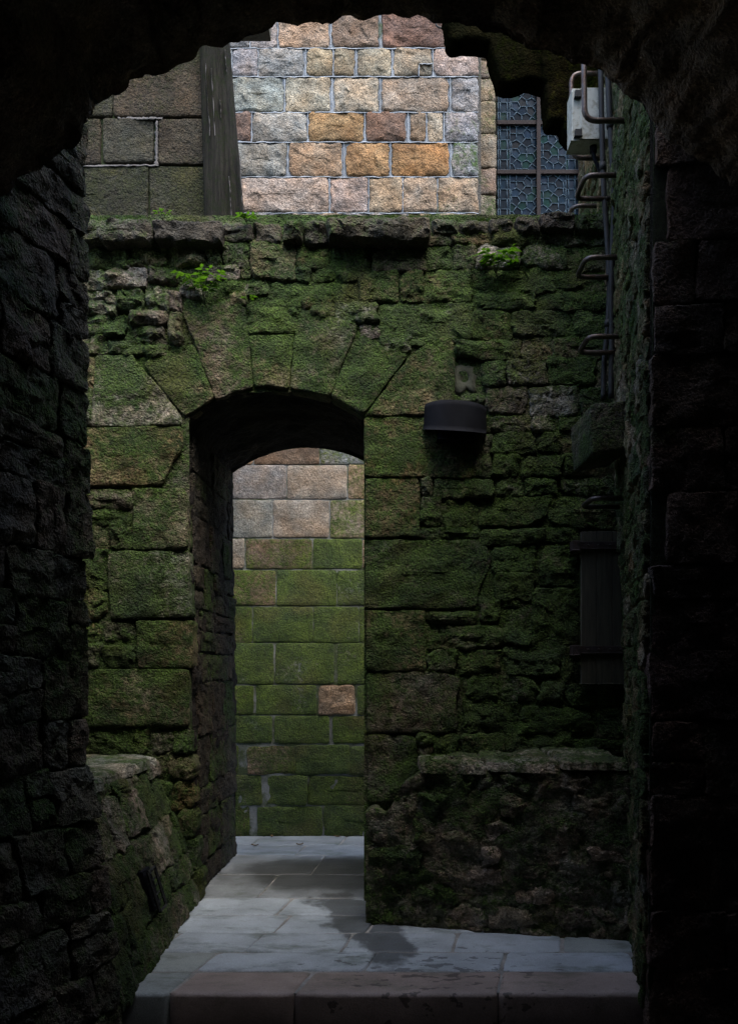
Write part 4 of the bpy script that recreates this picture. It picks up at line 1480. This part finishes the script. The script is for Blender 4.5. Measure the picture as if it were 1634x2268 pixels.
conduit([(1328, 90, 4.52), (1331, 250, 4.52), (1336, 420, 4.54), (1343, 520, 4.55), (1348, 640, 4.55), (1344, 730, 4.56), (1337, 800, 4.58), (1335, 882, 4.58)], 0.0145,
        'left one of the two thin grey conduits down the right wall', [0.25, 0.72])
conduit([(1344, 90, 4.45), (1347, 210, 4.45), (1354, 340, 4.46), (1360, 440, 4.47), (1356, 540, 4.5), (1353, 640, 4.52), (1354, 740, 4.54), (1352, 882, 4.56)], 0.016,
        'right one of the two thin grey conduits down the right wall', [0.22, 0.45])

corbel = empty('corbel_stone', pix(1350, 1005, 4.3), 'dark square stone block with mossy top jutting from the right wall', 'stone')
q = pxpoly([(1304, 900), (1322, 893), (1392, 886), (1397, 992), (1312, 1006), (1306, 960)], 4.2)
stone(q, wall_plane(4.2), M_MOSSY, corbel, (0.07, 0.065, 0.05, 0.42), proud=0.0, depth=0.38, rough=0.010, freq=9, corner=0.008, edge=0.008, jit=0.005, bulge=0.002, res=0.018, name='block')

# ------------------------------------------------------------------ shutter with iron straps
sh = empty('wooden_shutter', pix(1332, 1515, 4.78), 'narrow dark wooden shutter with two rusty iron straps, beside the right wall', 'shutter')
YS = 4.755
px0, px1 = 1287, 1388
nb = 3
for k in range(nb):
    a = px0 + (px1 - px0) * k / nb
    b = px0 + (px1 - px0) * (k + 1) / nb
    from_bm('plank', box(pix(a, 0, YS).x + 0.001, pix(b, 0, YS).x - 0.001, YS + rng.uniform(0, .003), YS + 0.035, pix(0, 1514, YS).z, pix(0, 1176, YS).z, 0.003), M_WOOD, sh)
from_bm('edge_trim', box(pix(1381, 0, YS).x, pix(1388, 0, YS).x, YS - 0.010, YS - 0.001, pix(0, 1514, YS).z, pix(0, 1176, YS).z, 0.002), plain('worn_edge', (0.11, 0.11, 0.085), 0.8), sh)
for y in (1207, 1438):
    strap = from_bm('strap', box(pix(1268, 0, YS).x, pix(1386, 0, YS).x, YS - 0.012, YS - 0.001, pix(0, y + 8, YS).z, pix(0, y - 8, YS).z, 0.003), M_RUST, sh)
    for x in (1302, 1325, 1350, 1374):
        c_ = pix(x, y, YS - 0.013)
        v_, f_ = tube([c_ + Vector((0, 0.004, 0)), c_ + Vector((0, -0.007, 0))], [0.008, 0.005], 8)
        obj('rivet', v_, f_, M_RUST, strap)
    from_bm('hinge_block', box(pix(1266, 0, YS).x, pix(1282, 0, YS).x, YS - 0.02, YS + 0.06, pix(0, y + 12, YS).z, pix(0, y - 10, YS).z, 0.004), M_RUST, sh)

# ------------------------------------------------------------------ lamp shade
lamp = empty('wall_lamp', pix(1010, 950, 4.75), 'black curved sheet-metal lamp shade on the wall right of the arch', 'lamp')
cxl = pix(1011, 0, 4.72).x
zt, zb = pix(0, 884, 4.66).z, pix(0, 938, 4.66).z
verts, faces = [], []
NA, NH = 28, 6
for s in (0, 1):
    for j in range(NH + 1):
        t = j / NH
        for i in range(NA + 1):
            a = math.pi * i / NA
            r0 = 0.178 + 0.004 * t - s * 0.004
            x = cxl - math.cos(a) * r0 - 0.004 * t + 0.002
            yv = YF - 0.03 - math.sin(a) * (0.15 + 0.012 * t - s * 0.004)
            z = zt + (zb - zt) * t - 0.012 * (x - cxl) / 0.18 - 0.040 * math.sin(a) * t
            verts.append((x, yv, z))
st = (NH + 1) * (NA + 1)
for s in (0, 1):
    for j in range(NH):
        for i in range(NA):
            a = s * st + j * (NA + 1) + i
            q = (a, a + 1, a + NA + 2, a + NA + 1)
            faces.append(q if s else q[::-1])
for i in range(NA):
    for j in (0, NH):
        a = j * (NA + 1) + i
        faces.append((a, a + 1, st + a + 1, st + a))
for j in range(NH):
    for i in (0, NA):
        a = j * (NA + 1) + i
        faces.append((a, a + NA + 1, st + a + NA + 1, st + a))
obj('shade', verts, faces, M_SHEET, lamp)
bm = bmesh.new()
vs = [bm.verts.new((cxl - math.cos(math.pi * i / NA) * 0.172, YF - 0.03 - math.sin(math.pi * i / NA) * 0.144, zt - 0.008 + 0.012 * math.cos(math.pi * i / NA))) for i in range(NA + 1)]
f0 = bm.faces.new(vs)
r_ = bmesh.ops.extrude_face_region(bm, geom=[f0])
for v in r_['geom']:
    if isinstance(v, bmesh.types.BMVert):
        v.co.z -= 0.004
from_bm('top_plate', bm, M_SHEET, lamp)
from_bm('lamp_box', box(cxl - 0.10, cxl + 0.10, YF - 0.13, YF - 0.03, zb - 0.07, zt - 0.03, 0.01), M_SHEET, lamp)

# ring-shaped mortar patch with a round hole beside the arch
patch = empty('mortar_patch', pix(1038, 870, YF), 'pale smooth mortar patch with a round hole, just above the black lamp', 'mortar')
verts, faces = [], []
n = 28
cpt = (1028, 838)
for i in range(n):
    a = 2 * math.pi * i / n
    ro = 1 / max(abs(math.cos(a)) / 27, abs(math.sin(a)) / 32)
    ro = min(ro, 39) * (1 + 0.45 * noise.noise(Vector((math.cos(a) * 2, math.sin(a) * 2, 0))))
    for rr, yy in ((ro, YF + 0.01), (ro * 0.97, YF - 0.012), (ro * 0.62, YF - 0.018), (9, YF - 0.016), (8, YF - 0.006), (6, YF + 0.02)):
        verts.append(pix(cpt[0] + math.cos(a) * rr, cpt[1] - math.sin(a) * rr, yy))
for i in range(n):
    j = (i + 1) % n
    for k in range(5):
        faces.append((i * 6 + k, i * 6 + k + 1, j * 6 + k + 1, j * 6 + k))
obj('collar', verts, faces, mortar_material('patch_mortar', (0.06, 0.066, 0.045), 0.15, 0.5), patch)

# ------------------------------------------------------------------ plants
def leaf_mesh(L, W, name):
    vs, fs = [], []
    n = 6
    prof = [0.05, 0.65, 1.0, 0.9, 0.55, 0.25, 0.0]
    for i in range(n + 1):
        t = i / n
        w = W * prof[i]
        vs += [(-w, L * t, -0.25 * L * t * t + 0.18 * w), (0, L * t, -0.25 * L * t * t), (w, L * t, -0.25 * L * t * t + 0.18 * w)]
    for i in range(n):
        for k in range(2):
            a = i * 3 + k
            fs.append((a, a + 1, a + 4, a + 3))
    me = bpy.data.meshes.new(name)
    me.from_pydata(vs, [], fs)
    me.materials.append(M_LEAF)
    me.polygons.foreach_set('use_smooth', [True] * len(me.polygons))
    return me


LEAF = [leaf_mesh(0.062, 0.015, 'leaf'), leaf_mesh(0.048, 0.013, 'leaf'), leaf_mesh(0.072, 0.016, 'leaf')]


def plant(base, label, sprigs, spread, height, size=1.0, group='small bright ferns rooted in the masonry'):
    e = empty('fern', base, label, 'fern', group)
    for s in range(sprigs):
        ang = math.pi * (1.0 + (s + 0.5) / sprigs) + rng.uniform(-.3, .3)     # sprays over the half facing the courtyard
        out = spread * rng.uniform(0.45, 1.0)
        hh = height * rng.uniform(0.5, 1.0)
        tip = Vector((math.cos(ang) * out, math.sin(ang) * out * 0.6 - 0.02, hh))
        pts = [Vector((0, 0.02, 0)), Vector((tip.x * .3, tip.y * .3, hh * .6)), Vector((tip.x * .7, tip.y * .7, hh * .95)), tip]
        path = []
        for k in range(9):
            t = k / 8
            path.append(((1 - t) ** 3) * pts[0] + 3 * t * (1 - t) ** 2 * pts[1] + 3 * t * t * (1 - t) * pts[2] + t ** 3 * pts[3])
        v_, f_ = tube([p + base for p in path], [0.0022 - 0.0012 * k / 8 for k in range(9)], 5)
        obj('stem', v_, f_, M_STEM, e)
        for k in range(3, 9):
            d = (path[k] - path[k - 1]).normalized()
            yaw = math.atan2(d.y, d.x) - math.pi / 2
            for sg in ((-1, 1) if k < 8 else (0,)):
                if k < 8 and rng.random() < 0.35:
                    continue
                o = bpy.data.objects.new('leaf', rng.choice(LEAF))
                COL.objects.link(o)
                o.parent = e
                o.location = path[k]
                o.rotation_euler = (rng.uniform(-.25, .35), rng.uniform(-.5, .5), yaw + sg * rng.uniform(.8, 1.2))
                sc_ = size * rng.uniform(.7, 1.25) * (1 - 0.04 * abs(k - 5))
                o.scale = (sc_, sc_, sc_)
    return e


plant(pix(452, 672, YF - 0.05), 'bright green leafy fern growing over the left side of the arch', 8, 0.16, 0.17, 0.9)
plant(pix(1098, 602, YF - 0.05), 'bright green fern growing in the wall at upper right, near the top', 7, 0.13, 0.12)
plant(pix(545, 489, YF - 0.05), 'low bright yellow-green fern at the foot of the leaning post', 4, 0.07, 0.025, 0.6)
plant(pix(360, 484, YF - 0.03), 'tiny fern on top of the mossy wall, under the upper wall', 3, 0.05, 0.045, 0.42)
plant(pix(550, 668, YF - 0.05), 'very small sprig in the joint right of the left fern', 2, 0.045, 0.03, 0.4)

# ------------------------------------------------------------------ a few dead leaves on the paving
for (x, y), lb in zip([(603, 1854), (747, 1854), (565, 1875), (664, 1873)], ['dry brown leaf lying at the foot of the granite wall, left one', 'dry brown leaf lying at the foot of the granite wall, right one',
                                                                      'dry curled leaf on the lit paving beyond the doorway, near its left jamb', 'dry curled leaf on the lit paving beyond the doorway, near its middle']):
    Yl = CAM_Z * F / (y - HY)
    c_ = Vector(((x - CX) / F * Yl * 1.09, min(Yl * 1.09, 7.22), ALLEY + 0.008))
    vs, fs = [], []
    a0 = rng.uniform(0, 3)
    for i in range(5):
        t = i / 4
        w = 0.014 * math.sin(math.pi * min(.95, t * 0.9 + 0.08))
        for s in (-1, 0, 1):
            lx, ly = (t - .5) * 0.06, s * w
            vs.append(c_ + Vector((lx * math.cos(a0) - ly * math.sin(a0), lx * math.sin(a0) + ly * math.cos(a0), 0.008 * abs(s) + 0.01 * (t - .5) ** 2 * 4)))
    for i in range(4):
        for k in range(2):
            a = i * 3 + k
            fs.append((a, a + 1, a + 4, a + 3))
    o = obj('dead_leaf', vs, fs, M_DEAD)
    tag(o, lb, 'leaf', 'dead leaves on the paving')

# ------------------------------------------------------------------ moss cushions on ledges and stone edges
for xa, ya, xb, yb, Yc in [(150, 481, 335, 481, YF - 0.12), (338, 483, 490, 484, YF - 0.11), (725, 477, 955, 478, YF - 0.13), (957, 482, 1086, 483, YF - 0.04), (1142, 473, 1352, 467, YF - 0.09)]:
    for k in range(260):
        t = rng.random()
        p = pix(xa + (xb - xa) * t, ya + (yb - ya) * t + 1.5, Yc)
        MOSS_PTS.append(p + Vector((0, rng.uniform(0, .05), rng.uniform(-.006, .004))))
for k in range(900):
    t = rng.random()
    u = 0.30 + (u_end - 0.32) * t
    p = Vector(bench_place(u, 0.868, rng.uniform(-0.30, 0.015)))
    MOSS_PTS.append(p)
verts, faces = [], []
for p in MOSS_PTS:
    dens = noise.noise(p * 4.0 + Vector((5, 1, 2)))
    if dens < -0.12:
        continue
    for q in range(3):
        c_ = p + Vector((rng.uniform(-.008, .008), rng.uniform(-.006, .004), rng.uniform(-.006, .004)))
        h_ = rng.uniform(0.004, 0.010) * (1.2 + dens)
        tip = c_ + Vector((rng.uniform(-.005, .005), rng.uniform(-.009, -.001), h_))
        a = rng.uniform(0, math.pi)
        w_ = Vector((math.cos(a), math.sin(a), 0)) * rng.uniform(0.0018, 0.0035)
        k = len(verts)
        verts += [c_ - w_, c_ + w_, tip]
        faces.append((k, k + 1, k + 2))
M_TUFT = leaf_material('moss_tuft', (0.020, 0.050, 0.004), (0.060, 0.115, 0.010))
o = obj('moss', verts, faces, M_TUFT, smooth=False)
tag(o, 'short green moss tufts along the ledges and stone edges', 'moss', kind='stuff')
